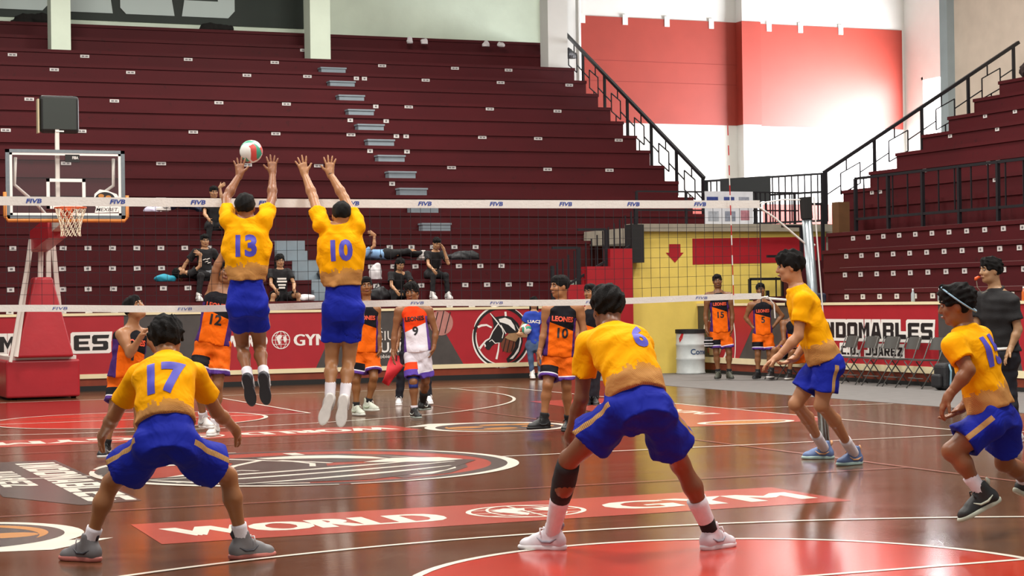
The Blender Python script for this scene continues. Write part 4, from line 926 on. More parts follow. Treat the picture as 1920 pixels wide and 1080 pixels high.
def shorts_mat(name, main, stripe=None, panel=None, hem1=None, hem2=None, side_only=0):
    B = NB(name, .7, .15); v = B.attr('sv'); ox = B.attr('sx'); oy = B.attr('sy'); lg = B.attr('lg')
    c = B.mix(B.mul(B.noise(6, 3), .4), srgb(main), tuple(q*.7 for q in srgb(main)[:3])+(1,))
    if stripe:
        m = B.mul(B.mul(B.gt(ox, .02), B.gt(v, -.12)), B.lt(B.math('ABSOLUTE', oy), .017)); ck = B.gt(B.math('SINE', B.mul(v, 260)), -.2); c = B.mix(m, c, B.mix(B.mul(ck, .8), srgb('#8a6a4a'), srgb(stripe)))
    if panel: c = B.mix(B.mul(B.gt(v, .30), B.gt(B.mul(lg, side_only), .5)), c, srgb(panel))
    if hem1: c = B.mix(B.gt(v, .585), c, srgb(hem1))
    if hem2: c = B.mix(B.gt(v, .625), c, srgb(hem2))
    B.col(c); cloth_bump(B); return B.m
M_JY = jersey_yellow()
M_JO = jersey_team('orange_black_jersey_fabric', '#1b1a1f', '#e8660f', '#4a2a6a')
M_JW = jersey_team('white_red_jersey_fabric', '#e8431a', '#e4e0ea', '#6a4a9a', -.6, .52)
M_SB = shorts_mat('blue_shorts_fabric', '#16249a', stripe='#c99a5a')
M_SO = shorts_mat('orange_shorts_fabric', '#e8660f', panel='#16151a', hem1='#e8e4ee', hem2='#5a3a8a', side_only=-1)
M_SW = shorts_mat('white_shorts_fabric', '#dcd8e2', panel='#e8431a', hem1='#5f46a8', side_only=-1)
M_HAIR = mat('black_hair', '#0d0a09', .75, .5, 60, 1., 260, spec=.25)
M_HAIRB = mat('dark_brown_hair', '#140e0a', .75, .5, 60, 1., 260, spec=.25)
M_EYE = mat('eye_white', '#8d8378', .4); M_IRIS = mat('dark_iris', '#1a0f0a', .2); M_LIP = mat('lip_skin', '#8a4f40', .5)
M_NUM = mat('violet_blue_number_print', '#4c46b8', .5); M_NUMK = mat('black_number_print', '#17151a', .5); M_NUMW = mat('white_number_print', '#e6e2da', .5)
M_LEO = mat('red_orange_print', '#e5563a', .5)
M_SOCKW = mat('white_sock_knit', '#dcd6dc', .8, .05, 30, .2, 200); M_SOCKK = mat('black_sock_knit', '#141215', .8, .1, 30, .2, 200)
M_BLACKC = mat('black_cotton', '#121114', .85, .15, 6, .2, 120); M_JEANS = mat('blue_denim', '#44597a', .85, .15, 8, .2, 150)
M_NAVY = mat('navy_trousers', '#10131f', .8, .1, 8); M_BLUET = mat('royal_blue_cotton', '#1f3fa8', .8, .1, 6, .15, 120)
M_GREYC = mat('grey_cotton', '#6f7176', .85, .12, 6)

# ---- shoe: local frame x = toe direction, y = side, z = up, ankle at origin (.095 above the ground)
def shoe_meshes():
    F = Field((-.11, -.08, -.11), (.24, .08, .09), .006)
    E3 = np.eye(3)
    F.cone((-.035, 0, -.045), (.15, 0, -.062), .042, .036, .02); F.cone((-.03, 0, -.03), (-.005, 0, .045), .044, .046, .03); F.ell((.13, .004, -.06), E3, (.07, .044, .034), .02); F.ell((-.045, 0, -.05), E3, (.035, .036, .045), .02)
    F.cone((.02, 0, .0), (.1, 0, -.03), .034, .03, .03); F.plane((0, 0, -.078), (0, 0, -1)); F.cone((-.005, 0, .03), (-.005, 0, .1), .032, .036, .0, 's')
    up = F.surf()
    F = Field((-.12, -.08, -.11), (.25, .08, -.03), .006)
    F.ell((.125, .004, -.078), E3, (.088, .05, .03), .01); F.ell((-.03, 0, -.076), E3, (.062, .041, .036), .01); F.cone((-.02, 0, -.08), (.12, .002, -.082), .036, .04, .02); F.plane((0, 0, -.094), (0, 0, -1)); F.plane((0, 0, -.064), (0, 0, 1))
    so = F.surf()
    lc = MB()
    for i in range(4): lc.tube([(.03+.02*i, -.03, -.012-.011*i), (.04+.02*i, 0, .022-.012*i), (.03+.02*i, .03, -.012-.011*i)], .006, 5)
    lc.tube([(.035, -.012, .03), (.06, -.03, .035), (.06, -.045, .005)], .005, 5); lc.tube([(.035, .012, .03), (.065, .03, .035), (.06, .045, .0)], .005, 5)
    sw = MB()
    for s in (-1, 1): sw.tube([(-.04, s*.046, -.025), (.0, s*.048, -.045), (.05, s*.044, -.045), (.085, s*.034, -.02)], [.004, .008, .007, .003], 6)
    tb = MB().tube([(-.055, 0, .03), (-.068, 0, .055), (-.062, 0, .075)], [.012, .012, .006], 6)
    return up, so, lc, sw, tb
SHOE = shoe_meshes()
def put_shoe(par, ank, toe, m_up, m_so, m_ac, m_lc, side=1):
    x = nrm(toe); z = np.array((0, 0, 1.))
    if abs(x@z) > .8: z = nrm(FW)      # toes pointing down: the sole faces back
    y = nrm(np.cross(z, x)); z = np.cross(x, y); Mx = np.stack([x, y, z], 1)
    def tf(V): return np.asarray(V)@Mx.T+ank
    o = link('shoe', np_mesh('shoe', tf(SHOE[0][0]), SHOE[0][1]), m_up, par)
    link('sole', np_mesh('sole', tf(SHOE[1][0]), SHOE[1][1]), m_so, o)
    for nm, q, m in (('laces', SHOE[2], m_lc), ('side_stripe', SHOE[3], m_ac), ('heel_tab', SHOE[4], m_ac)):
        mb = MB().add(tf(q.v), q.f); mb.build(nm, m, o, True)
    return o
def sleeve_tube(name, par, a, b, ra, rb, m, n=14, seg=6, bul=0.):
    pts = [a+(b-a)*i/seg for i in range(seg+1)]; rad = [ra+(rb-ra)*i/seg+bul*math.sin(math.pi*i/seg)+.0015*(i % 2) for i in range(seg+1)]
    return MB().tube(pts, rad, n).build(name, m, par, True)

def hand_prims(F, w, tip, pn, ts, curl, spread, k=1., grip=0.):
    """palm, four fingers and a thumb; pn = palm normal, ts = thumb side"""
    d = nrm(tip-w); pn = nrm(pn-d*(pn@d)); ts = nrm(ts-d*(ts@d)-pn*(ts@pn))
    kn = []
    for i, o in enumerate((.030, .011, -.010, -.029)):
        q = w+d*(.088-.006*abs(i-1.2))*k+ts*o*k; kn.append(q); F.cone(w+ts*o*.55*k+d*.01, q, .0155*k, .0125*k, .018)
    F.cone(w-d*.02, w+d*.03, .024*k, .022*k, .02)
    for i, (q, L) in enumerate(zip(kn, (.070, .079, .073, .056))):
        a = (1.3-i)*spread; fd = nrm(d*math.cos(a)+ts*math.sin(a)); p = q; ang = curl*.6
        for j, f in enumerate((.46, .30, .24)):
            dd = fd*math.cos(ang)+pn*math.sin(ang); e = p+dd*L*f*k; F.cone(p, e, (.0098-.001*j)*k, (.0090-.001*j)*k, .004); p = e; ang += curl
    p = w+d*.022*k+ts*.022*k; a0 = .75+spread*.6; td = nrm(d*math.cos(a0)+ts*math.sin(a0)+pn*(.15+curl*.5))
    F.cone(w+d*.01, p, .018*k, .0155*k, .02); e = p+td*.045*k; F.cone(p, e, .0135*k, .011*k, .01); td2 = nrm(td*.9+d*.35+pn*curl*.3); F.cone(e, e+td2*.034*k, .0105*k, .0085*k, .004)

def make_person(label, H, base, J, front=-1, look=None, headup=None, skin='#9a6440', hair='short', top='yellow', bottom='blue', number=None, chest=None, h=.011, hh=.0055,
                sock=None, shoes=None, hands=None, bulge=.0, extras=None, seed=0, group=None, hairm=None, leg=(1., 1.), shift=(0, 0, 0), top_mat=None, bot_mat=None, sleeve=.62, hem=-.10, name='person', headk=1., fat=1., feet=True, nbase=None, slim=1., ns=.18, nct=.68, ncx=0., chm=None, tsh=0., hemr=.118, chestk=1.):
    k = H/1.8; P = dict(J) if base is None else solve_pose(H, base, J)
    for j in P: P[j] = P[j]+np.array(shift)
    z = np.array((0, 0, 1.)); pv, nk, hd = P['pv'], P['nk'], P['hd']
    lat = nrm(P['sr']-P['sl']); hl_ = nrm(P['hr']-P['hl']); ax = nrm(nk-pv)
    lat = nrm(lat*1.0+hl_*.25); lat = nrm(lat-ax*(lat@ax)); nn = np.cross(lat, ax); fwd = nn*front   # nn points to the viewer when l is on the image left
    hlat = nrm(hl_-ax*(hl_@ax)*.5)
    gz = min(P[j][2] for j in ('al', 'ar') if j in P)-.095
    root = empty(name, (float(pv[0]), float(pv[1]), max(0., float(gz)) if gz < 1 else float(gz)), label, 'person', group)
    O = np.array(root.location)
    for j in P: P[j] = P[j]-O
    pv, nk, hd = P['pv'], P['nk'], P['hd']
    U = nrm(headup) if headup is not None else nrm(hd-nk); look = fwd if look is None else np.asarray(look, float); Fd = nrm(look-U*(look@U)); Rh = np.cross(Fd, U); HR = np.stack([Rh, Fd, U])
    hk = H/1.8*headk
    SK = skin_mat(skin)
    Vs = []; Qs = []; nv = 0
    def addm(F, it=1):
        nonlocal nv
        V, Q = F.surf(); V = relax(V, Q, it) if len(V) else V; Vs.append(V); Qs.append(Q+nv); nv += len(V)
    # ---------------- body
    pts = np.array([P[j] for j in P]); F = Field(pts.min(0)-.26, pts.max(0)+.26, h)
    TS = [-.16, 0, .22, .45, .7, .86, .96, 1.02]; rx = [.12, .148, .128, .126, .152, .160, .11, .06]; ry = [.09, .104, .090, .090, .108, .096, .075, .058]
    sc_ = k*fat
    F.loft(pv, nk, lat, TS, [q*sc_ for q in rx], [q*sc_ for q in ry], -front*bulge, .03)
    F.cone(nk-ax*.05*k, hd-U*.03*hk, .06*k, .053*k, .03)
    for s in 'lr':
        S0, E0, W0 = P['s'+s], P['e'+s], P['w'+s]
        F.cone(nk-ax*.03*k, S0, .055*k, .055*k, .05); F.cone(S0, S0+(E0-S0)*.35, .056*k*slim, .052*k*slim, .04); F.cone(S0+(E0-S0)*.35, E0, .050*k*slim, .039*k*slim, .03)
        F.cone(E0, E0+(W0-E0)*.3, .040*k*slim, .042*k*slim, .02); F.cone(E0+(W0-E0)*.3, W0, .042*k*slim, .0265*k, .02)
        if 'h'+s in P:
            Hh, K, A = P['h'+s], P['k'+s], P['a'+s]; T = K-Hh; kn = nrm(T)
            F.cone(Hh, Hh+T*.45, .092*k*slim, .078*k*slim, .05); F.cone(Hh+T*.45, K, .078*k*slim, .053*k*slim, .03); F.ell(Hh-fwd*.03*k, np.eye(3), (.078*k, .078*k, .078*k), .05)
            C_ = A-K; cb = nrm(-fwd-nrm(C_)*(-fwd@nrm(C_))); F.cone(K, K+C_*.32+cb*.016*k, .050*k*slim, .054*k*slim, .03); F.cone(K+C_*.32+cb*.016*k, K+C_*.8, .054*k*slim, .033*k, .03); F.cone(K+C_*.75, A, .034*k, .034*k, .02)
            F.ell(K-cb*.012*k, np.eye(3), (.047*k, .047*k, .05*k), .02)
    addm(F, 2)
    # ---------------- head (finer grid)
    F = Field(hd-.2*hk, hd+.2*hk, .0075 if h > .013 else .006); q = lambda a, b, c: hd+Rh*a*hk+Fd*b*hk+U*c*hk
    F.ell(q(0, -.012, .028), HR, (.074*hk, .094*hk, .085*hk), .02); F.ell(q(0, .026, -.035), HR, (.062*hk, .066*hk, .082*hk), .04); F.cone(q(-.035, .035, -.085), q(.035, .035, -.085), .025*hk, .025*hk, .04); F.ell(q(0, .068, -.098), HR, (.024*hk, .02*hk, .018*hk), .02)
    F.cone(q(0, -.02, -.05), nk-ax*.02*k, .054*k, .058*k, .04)
    for s in (-1, 1):
        F.ell(q(s*.030, .098, .004), HR, (.017*hk, .014*hk, .012*hk), .016, 's'); F.ell(q(s*.075, -.008, -.012), HR, (.010*hk, .020*hk, .032*hk), .006); F.ell(q(s*.040, .066, -.03), HR, (.022*hk, .022*hk, .022*hk), .02)
    F.cone(q(-.036, .080, .026), q(.036, .080, .026), .012*hk, .012*hk, .015); F.cone(q(0, .088, .014), q(0, .108, -.028), .009*hk, .014*hk, .010); F.ell(q(0, .102, -.032), HR, (.018*hk, .012*hk, .010*hk), .008); F.ell(q(0, .088, -.064), HR, (.024*hk, .014*hk, .013*hk), .008)
    addm(F, 1)
    # ---------------- hands (finer grid)
    hands = hands or {}
    for s in 'lr':
        w, t = P['w'+s], P['t'+s]; hp = dict(curl=.35, spread=.1, pn=None, ts=None, k=1.); hp.update(hands.get(s, {}))
        pn = nrm(hp['pn']) if hp['pn'] is not None else nrm(-lat if (s == 'r') else lat); tsd = np.asarray(hp['ts'], float) if hp['ts'] is not None else fwd
        d = nrm(t-w); F = Field(np.minimum(w-d*.05, w+d*.19)-.11, np.maximum(w-d*.05, w+d*.19)+.11, hh)
        ed = nrm(w-P['e'+s]); F.cone(w-ed*.07, w, .0285*k, .0265*k, .02); hand_prims(F, w, t, pn, tsd, hp['curl'], hp['spread'], k*hp['k']); addm(F, 1)
    body = link('body', np_mesh('body', np.concatenate(Vs), np.concatenate(Qs)), SK, root)
    # ---------------- eyes, brows, lips
    for s in (-1, 1):
        e = MB(); c = q(s*.030, .083, .004); rr = .0125*hk
        e.add([c+rr*(Rh*math.sin(a)*math.cos(b)+Fd*math.sin(b)+U*math.cos(a)*math.cos(b)*.8) for b in np.linspace(0, 1.5, 5) for a in np.linspace(0, 2*math.pi, 10)[:-1]], [(i*9+j, i*9+(j+1) % 9, (i+1)*9+(j+1) % 9, (i+1)*9+j) for i in range(4) for j in range(9)])
        eo = e.build('eye', M_EYE, root, True); c2 = q(s*.030, .0925, .003)
        MB().add([c2]+[c2+Rh*.0082*hk*math.cos(a)+U*.0082*hk*math.sin(a)-Fd*.001 for a in np.linspace(0, 2*math.pi, 11)[:-1]], [(0, 1+i, 1+(i+1) % 10) for i in range(10)]).build('iris', M_IRIS, eo)
        MB().tube([q(s*.012, .096, .025), q(s*.03, .098, .031), q(s*.05, .084, .026)], [.004*hk, .0058*hk, .003*hk], 6).build('eyebrow', hairm or M_HAIR, root, True)
    MB().tube([q(-.024, .094, -.065), q(0, .103, -.062), q(.024, .094, -.065)], [.004*hk, .0075*hk, .004*hk], 6).build('lips', M_LIP, root, True)
    # ---------------- hair
    F = Field(hd-.24*hk, hd+.24*hk, .0075); vol = dict(short=.011, buzz=.005, full=.017, spiky=.024, long=.016, bald=0)[hair]
    F.ell(q(0, -.014, .034), HR, ((.077+vol)*hk, (.094+vol)*hk, (.084+vol*1.05)*hk), .0)
    if hair in ('full', 'spiky', 'short'): F.ell(q(0, .052, .085), HR, (.062*hk, (.03+vol)*hk, (.022+vol)*hk), .03)
    if hair == 'long':
        for a in (-1, 0, 1): F.cone(q(a*.05, -.05, .0), q(a*.06, -.04, -.26), .05*hk, .035*hk, .03)
    F.ell(q(0, .085, -.052), HR, (.085*hk, .10*hk, .085*hk), .01, 's')                # face opening
    if hair != 'long': F.ell(q(0, -.03, -.115 if hair != 'buzz' else -.10), HR, (.14*hk, .14*hk, .058*hk), .01, 's')
    for a in (-1, 1): F.ell(q(a*.085, .012, -.035), HR, (.03*hk, .034*hk, .042*hk), .01, 's')
    F.folds(.004 if hair in ('buzz', 'short') else .009, 120 if hair != 'long' else 70, [Rh, Fd, U], seed)
    V, Q = F.surf()
    if len(V): link('hair', np_mesh('hair', V, Q), hairm or M_HAIR, root)
    # ---------------- top
    L = np.linalg.norm(nk-pv); nnv = np.cross(lat, ax)
    def tattrs(V):
        r = V-pv; t = r@ax/L; tt = np.clip(t, 0, 1); return dict(tt=(t-hem)/(1-hem)+tsh, lx=r@lat, ny=r@nnv)
    pts = np.array([P[j] for j in ('pv', 'nk', 'sl', 'sr', 'el', 'er')]); F = Field(pts.min(0)-.27, pts.max(0)+.2, max(h, .009))
    vest = top in ('vest',)
    TS2 = [-.25, 0, .22, .45, .7, .85, .94, 1.0]; rx2 = [.186, .182, .166, .168, .182, .178, .135, .078]; ry2 = [.136, .138, .128, .126, .133, .118, .092, .072]
    if vest: rx2 = [.186, .180, .164, .162, .172, .168, .132, .074]
    if slim < .95: rx2 = [q*.92 for q in rx2]; ry2 = [q*.92 for q in ry2]
    F.loft(pv, nk, lat, TS2, [q*sc_ for q in rx2], [q*sc_ for q in ry2], -front*bulge, .0, lo=hem)
    for s in 'lr':
        S0, E0 = P['s'+s], P['e'+s]
        if vest: F.cone(nk-ax*.055*k+(S0-nk)*.2, nk-ax*.05*k+(S0-nk)*.72, .062*k, .050*k, .04)
        else:
            F.cone(nk-ax*.04*k, S0, .062*k, .063*k, .05); F.cone(S0, S0+(E0-S0)*sleeve, .064*k, .074*k, .04, flat=True)
    if chestk != 1: F.loft(pv, nk, lat, [.3, .5, .72, .9], [.15*k, .176*k*chestk, .182*k*chestk, .16*k], [.11*k, .128*k, .132*k, .10*k], -front*bulge, .05)
    fa = [ax, lat, nrm(ax+lat), nrm(ax-lat)]
    F.folds(.0075, 42, fa, seed+3)
    for s in 'lr':
        S0, E0 = P['s'+s], P['e'+s]
        if not vest: F.cone(S0+(E0-S0)*(sleeve-.14), S0+(E0-S0)*(sleeve+.25), .050*k, .054*k, .0, 's')
    F.cone(nk-ax*.03*k, nk+ax*.012*k, .074*k, .066*k, .03, flat=True) if not vest else None
    F.cone(nk+ax*.005, nk+ax*.2, .054*k, .075*k, .01, 's')
    V, Q = F.surf(); V = relax(V, Q, 1)
    tm = top_mat or dict(yellow=M_JY, vest=M_JO)[top]
    jname = 'jersey' if top_mat is None or top == 'vest' else 'shirt'
    tme = np_mesh(jname, V, Q, tattrs(V)); jo = link(jname, tme, tm, root)
    def project(txt, cx, ct, size, m, side, fit=None, name='number', **kw):
        """print wrapped onto the cloth: text cut into small cells, dropped on the surface along the torso normal"""
        v, f = textmesh(txt, size, **kw)
        if fit: v = v.copy(); w = v[:, 0].max()-v[:, 0].min(); v[:, 0] *= fit/w
        bm = bmesh.new(); vs = [bm.verts.new((a, b, 0)) for a, b in v]
        for q_ in f:
            try: bm.faces.new([vs[i] for i in q_])
            except ValueError: pass
        lo_, hi_ = v.min(0), v.max(0); step = .022
        for axs in (0, 1):
            for c in np.arange(lo_[axs]+step, hi_[axs], step):
                co_ = [0, 0, 0]; co_[axs] = c; no = [0, 0, 0]; no[axs] = 1
                bmesh.ops.bisect_plane(bm, geom=bm.verts[:]+bm.edges[:]+bm.faces[:], plane_co=co_, plane_no=no)
        bv = BVHTree.FromPolygons([tuple(p) for p in V], [tuple(p) for p in Q.tolist()])
        dirn = nnv*side; rgt = lat*(1 if side > 0 else -1)*(1); o0 = pv+ax*L*ct
        # side>0: side of the torso towards nn; text must read left to right from there
        bm.verts.index_update(); out = []
        for ve in bm.verts:
            p = o0+rgt*(ve.co.x+cx)+ax*ve.co.y+dirn*.5; hit = bv.ray_cast(Vector(p), Vector(-dirn))
            out.append(np.array(hit[0])+dirn*.004 if hit[0] is not None else p-dirn*.38)
        fs = [tuple(v_.index for v_ in f_.verts) for f_ in bm.faces]; bm.free()
        mb = MB().add(out, fs); return mb.build(name, m, jo, True)
    if number:
        project(number, ncx, nct-ns/2/L, ns, M_NUM, -front, bold=.045, shear=0, sx=.92)   # on the back
        MB().tube([nk-ax*.06*k-fwd*.085*k-lat*.0, nk-ax*.012*k-fwd*.078*k], .009, 6).build('collar_tab', M_NUM, jo)
    if chest:
        wd, num = chest
        if wd: project(wd, 0, .63, .055, chm or M_LEO, front, fit=.24, name='lettering', bold=.04)
        if num: project(num, 0, .30 if wd else .5, .11, M_NUMK, front, name='number', bold=.03)
    # ---------------- bottom
    if bottom and 'hl' in P:
        pts = np.array([P[j] for j in ('pv', 'hl', 'hr', 'kl', 'kr')]+([P['al'], P['ar']] if bottom in ('trousers', 'jeans') else [])); F = Field(pts.min(0)-.24, pts.max(0)+.24, max(h, .009))
        F.loft(pv, nk, hlat, [-.3, -.12, .0, .15, .36], [.14*sc_, .166*sc_, .160*sc_, .150*sc_, .142*sc_], [.11*sc_, .126*sc_, .120*sc_, .110*sc_, .102*sc_], -front*bulge, .0)
        long_ = bottom in ('trousers', 'jeans')
        for s, sd in (('l', -1), ('r', 1)):
            Hh, K, A = P['h'+s], P['k'+s], P['a'+s]; out = hlat*sd
            F.ell(Hh-fwd*.034*k, np.eye(3), (.09*k, .09*k, .09*k), .06)
            if long_:
                F.cone(Hh, K, .104*k*slim, .070*k*slim, .06); F.cone(K, K+(A-K)*.96, .070*k*slim, .056*k*slim, .03, flat=True)
            else: F.cone(Hh, Hh+(K-Hh)*.74*leg[0 if s == 'l' else 1], .097*k*slim, hemr*k*slim, .035, flat=True)
        F.folds(.0075, 45, [nrm(P['kl']-P['hl']), hlat, ax], seed+9)
        if not long_:
            for s in 'lr':
                Hh, K = P['h'+s], P['k'+s]; F.cone(Hh+(K-Hh)*.55*leg[0 if s == 'l' else 1], Hh+(K-Hh)*1.0, .082*k*slim, (hemr-.022)*k*slim, 0, 's')
        V, Q = F.surf(); V = relax(V, Q, 1)
        ml = (P['hl']+P['hr'])/2; isr = ((V-ml)@hlat) > 0; at = {}
        sv = np.zeros(len(V)); sx = np.zeros(len(V)); sy = np.zeros(len(V))
        for s, mk, sd in (('l', ~isr, -1), ('r', isr, 1)):
            Hh, K = P['h'+s], P['k'+s]; T = K-Hh; tl = np.linalg.norm(T); tn = T/tl; r = V[mk]-Hh; t = r@tn/tl; sh = nrm(P['a'+s]-K); hg = np.cross(tn, sh); b_ = np.linalg.norm(hg); hg = hg*(1 if hg@(hlat*sd) > 0 else -1)
            out = hlat*sd+hg*b_*.7 if b_ > .15 else hlat*sd; out = nrm(out-tn*(out@tn)); fr = np.cross(out, tn)
            sv[mk] = t; sx[mk] = r@out; sy[mk] = r@fr
        bmn = bot_mat if bot_mat else dict(blue=M_SB, orange=M_SO, trousers=M_NAVY, jeans=M_JEANS)[bottom]
        link('shorts' if not long_ else 'trousers', np_mesh('shorts', V, Q, dict(sv=sv, sx=sx, sy=sy, lg=np.where(isr, 1., -1.))), bmn, root)
    # ---------------- socks and shoes
    if feet and 'al' in P:
        shoes = shoes or ('#c8c4c0', '#dcd8d2', '#303030', '#dcd8d2'); sm = [mat('shoe_'+c_[1:], c_, .5, .08, 20) for c_ in shoes]
        for s in 'lr':
            K, A, T = P['k'+s], P['a'+s], P['f'+s]; sk = (sock or {}).get(s, (.30, M_SOCKW))
            if sk: sleeve_tube('sock', root, A+(K-A)*sk[0], A-nrm(K-A)*.02, .047*k*slim+.012*(sk[0] > .45), .041*k, sk[1])
            toe = T-A; tz = toe-z*(toe@z) if s not in (extras or {}).get('air', '') else toe
            put_shoe(root, A, tz, sm[0], sm[1], sm[2], sm[3])
    return root, P, dict(lat=lat, ax=ax, fwd=fwd, nn=nnv, U=U, Fd=Fd, Rh=Rh, k=k, O=O, q=q, jersey=jo)
# ------------------------------------------------------------------ the players
def depth_y(px, py, Y):
    d = FW+RT*((px-960)/FPX)-UP*((py-540)/FPX); return float((Y-CAM[1])/d[1])
YW = dict(top='yellow', bottom='blue')
SHOE_W = ('#cfcac6', '#e4e0dc', '#b9b2b0', '#e0dcd8')
UPV = np.array((0, 0, 1.))
# number 17, crouching with his back to the camera
p17 = make_person('player in yellow number 17 jersey crouching with arms spread, seen from behind', 1.78, (313, 1063), dict(
    pv=(313, 812, -.08), nk=(311, 672, '+'), hd=(313, 634, .11), sl=(258, 706, .03), sr=(367, 702, .03), el=(214, 780, '+'), wl=(192, 816, '+'), tl=(181, 845, '+'),
    er=(406, 772, '+'), wr=(441, 805, '+'), tr=(458, 832, '+'), hl=(281, 842, 0.), hr=(346, 842, 0.), kl=(209, 905, '+'), kr=(427, 893, '+'), al=(166, 1022, 'F'), ar=(455, 1017, 'F'), fl=(120, 1044, .08), fr=(512, 1024, .1)),
    number='17', hair='spiky', skin='#9c6a42', h=.0095, hh=.005, sock=dict(l=(.28, M_SOCKW), r=(.28, M_SOCKW)), shoes=('#6d6a6c', '#b86a60', '#2a2830', '#c9c4c6'), hands=dict(l=dict(curl=.3, spread=.16), r=dict(curl=.35, spread=.12)), bulge=.05, seed=1, look=FW*.9+UP*.2+RT*.1, headup=UPV*1.+FW*.15, hem=.10, leg=(.74, .80), hemr=.138, ns=.19, nct=.54, tsh=.12)
# number 6
p6 = make_person('player in yellow number 6 jersey bending forward with a black calf sleeve', 1.86, (1185, 1052), dict(
    pv=(1196, 752, -.05), nk=(1146, 620, '+'), hd=(1139, 577, .11), sl=(1100, 645, -.02), sr=(1203, 650, .06), el=(1090, 748, '+'), wl=(1068, 815, '+'), tl=(1058, 848, '+'),
    er=(1190, 735, .3), wr=(1150, 790, .1), tr=(1135, 815, .05), hl=(1160, 776, 0.), hr=(1233, 780, 0.), kl=(1067, 862, '+'), kr=(1276, 870, '+'), al=(1035, 1001, 'F'), ar=(1334, 1000, 'F'), fl=(972, 1024, .06), fr=(1372, 1012, .12)),
    number='6', hair='full', skin='#7d5034', h=.0095, hh=.005, sock=dict(l=(.52, M_SOCKW), r=(.50, M_SOCKW)), shoes=('#d9d5dc', '#e8e5e8', '#8d8894', '#e8e5e8'), bulge=.05, seed=2, look=FW*.9-RT*.35, headup=UPV*1.+FW*.15-RT*.1, leg=(.70, .78), hemr=.135, hem=.02, tsh=.03, ns=.15, nct=.64, ncx=.07)
R_, P_, I_ = p6
sleeve_tube('calf_sleeve', R_, P_['al']+(P_['kl']-P_['al'])*.96, P_['al']+(P_['kl']-P_['al'])*.47-I_['fwd']*.008, .066, .060, M_SOCKK, bul=.008)
sleeve_tube('ankle_sleeve', R_, P_['ar']+(P_['kr']-P_['ar'])*.30, P_['ar']+(P_['kr']-P_['ar'])*.05, .050, .049, M_SOCKK)
# numbers 13 and 10 blocking at the net
BL_ = dict(l=dict(curl=.06, spread=.24, pn=FW, ts=RT), r=dict(curl=.06, spread=.24, pn=FW, ts=-RT))
make_person('player in yellow number 13 jersey jumping to block beside the ball', 1.82, depth_y(463, 556, -.6), dict(
    pv=(463, 553, 0.), nk=(462, 415, .04), hd=(460, 389, .03), sl=(427, 412, 0.), sr=(497, 412, 0.), el=(424, 372, '+'), wl=(449, 328, '+'), tl=(449, 292, .03), er=(510, 372, '+'), wr=(511, 324, '+'), tr=(510, 288, .03),
    hl=(447, 574, 0.), hr=(481, 574, 0.), kl=(455, 650, '+'), kr=(487, 650, '+'), al=(466, 714, '-'), ar=(496, 711, '-'), fl=(476, 757, .05), fr=(502, 750, .05)),
    number='13', hair='short', skin='#8f5c3a', h=.0105, hh=.005, sock=dict(l=(.32, M_SOCKW), r=(.32, M_SOCKW)), shoes=('#20222c', '#1b1b22', '#d8d4d4', '#c9c5c5'), hands=BL_, seed=3, extras=dict(air='lr'), look=FW+UP*.25, headup=UPV+FW*-.1, leg=(.70, .70), hemr=.10, hem=.19, sleeve=.5, nct=.66, chestk=1.15)
p10 = make_person('player in yellow number 10 jersey jumping to block with white high socks', 1.9, depth_y(642, 566, -.55), dict(
    pv=(643, 563, 0.), nk=(637, 427, .04), hd=(641, 404, .03), sl=(602, 421, 0.), sr=(670, 423, 0.), el=(588, 372, '+'), wl=(571, 326, '+'), tl=(561, 287, .03), er=(646, 372, '+'), wr=(619, 326, '+'), tr=(618, 286, .03),
    hl=(626, 584, 0.), hr=(661, 584, 0.), kl=(622, 677, '+'), kr=(654, 677, '+'), al=(618, 752, '-'), ar=(645, 754, '-'), fl=(606, 794, .03), fr=(641, 795, .03)),
    number='10', hair='buzz', skin='#a9774e', h=.0105, hh=.005, sock=dict(l=(.44, M_SOCKW), r=(.44, M_SOCKW)), shoes=SHOE_W, hands=BL_, seed=4, extras=dict(air='lr'), look=FW+UP*.2-RT*.1, headup=UPV, leg=(.78, .78), hemr=.10, hem=.19, sleeve=.5, nct=.68, chestk=1.12)
sleeve_tube('wristband', p10[0], p10[1]['wr'], p10[1]['wr']-nrm(p10[1]['wr']-p10[1]['er'])*.018, .031, .031, M_SOCKK)
# player leaning forward, seen from his left side
pE = make_person('player in plain-sided yellow jersey leaning forward with hands low beside the net post', 1.9, (1572, 886), dict(
    pv=(1543, 668, 0.), nk=(1494, 541, .02), hd=(1482, 499, 0.), sl=(1504, 563, -.17), sr=(1492, 556, .17), el=(1497, 630, -.04), wl=(1458, 670, .0), tl=(1434, 684, .02), er=(1518, 636, .06), wr=(1490, 672, -.06), tr=(1463, 685, -.02),
    hl=(1552, 690, -.09), hr=(1536, 688, .09), kl=(1540, 759, 0.), kr=(1492, 757, 0.), al=(1602, 851, 'F'), ar=(1546, 841, 'F'), fl=(1572, 878, -.1), fr=(1512, 858, .02)),
    hair='full', skin='#b98560', h=.0095, hh=.005, sock=dict(l=(.30, M_SOCKW), r=(.34, M_SOCKW)), shoes=('#5a6f9a', '#a9c4bd', '#d9a070', '#d9a878'), hands=dict(l=dict(curl=.35, spread=.08, pn=-UPV+RT*.3, ts=-FW), r=dict(curl=.4, spread=.12, pn=UPV, ts=-FW)), seed=5, look=-RT*1.+FW*.15+UPV*.05, headup=UPV-RT*.12, hem=-.07, leg=(.86, .86))
sleeve_tube('wristband', pE[0], pE[1]['wr'], pE[1]['wr']-nrm(pE[1]['wr']-pE[1]['er'])*.02, .031, .031, M_SOCKK)
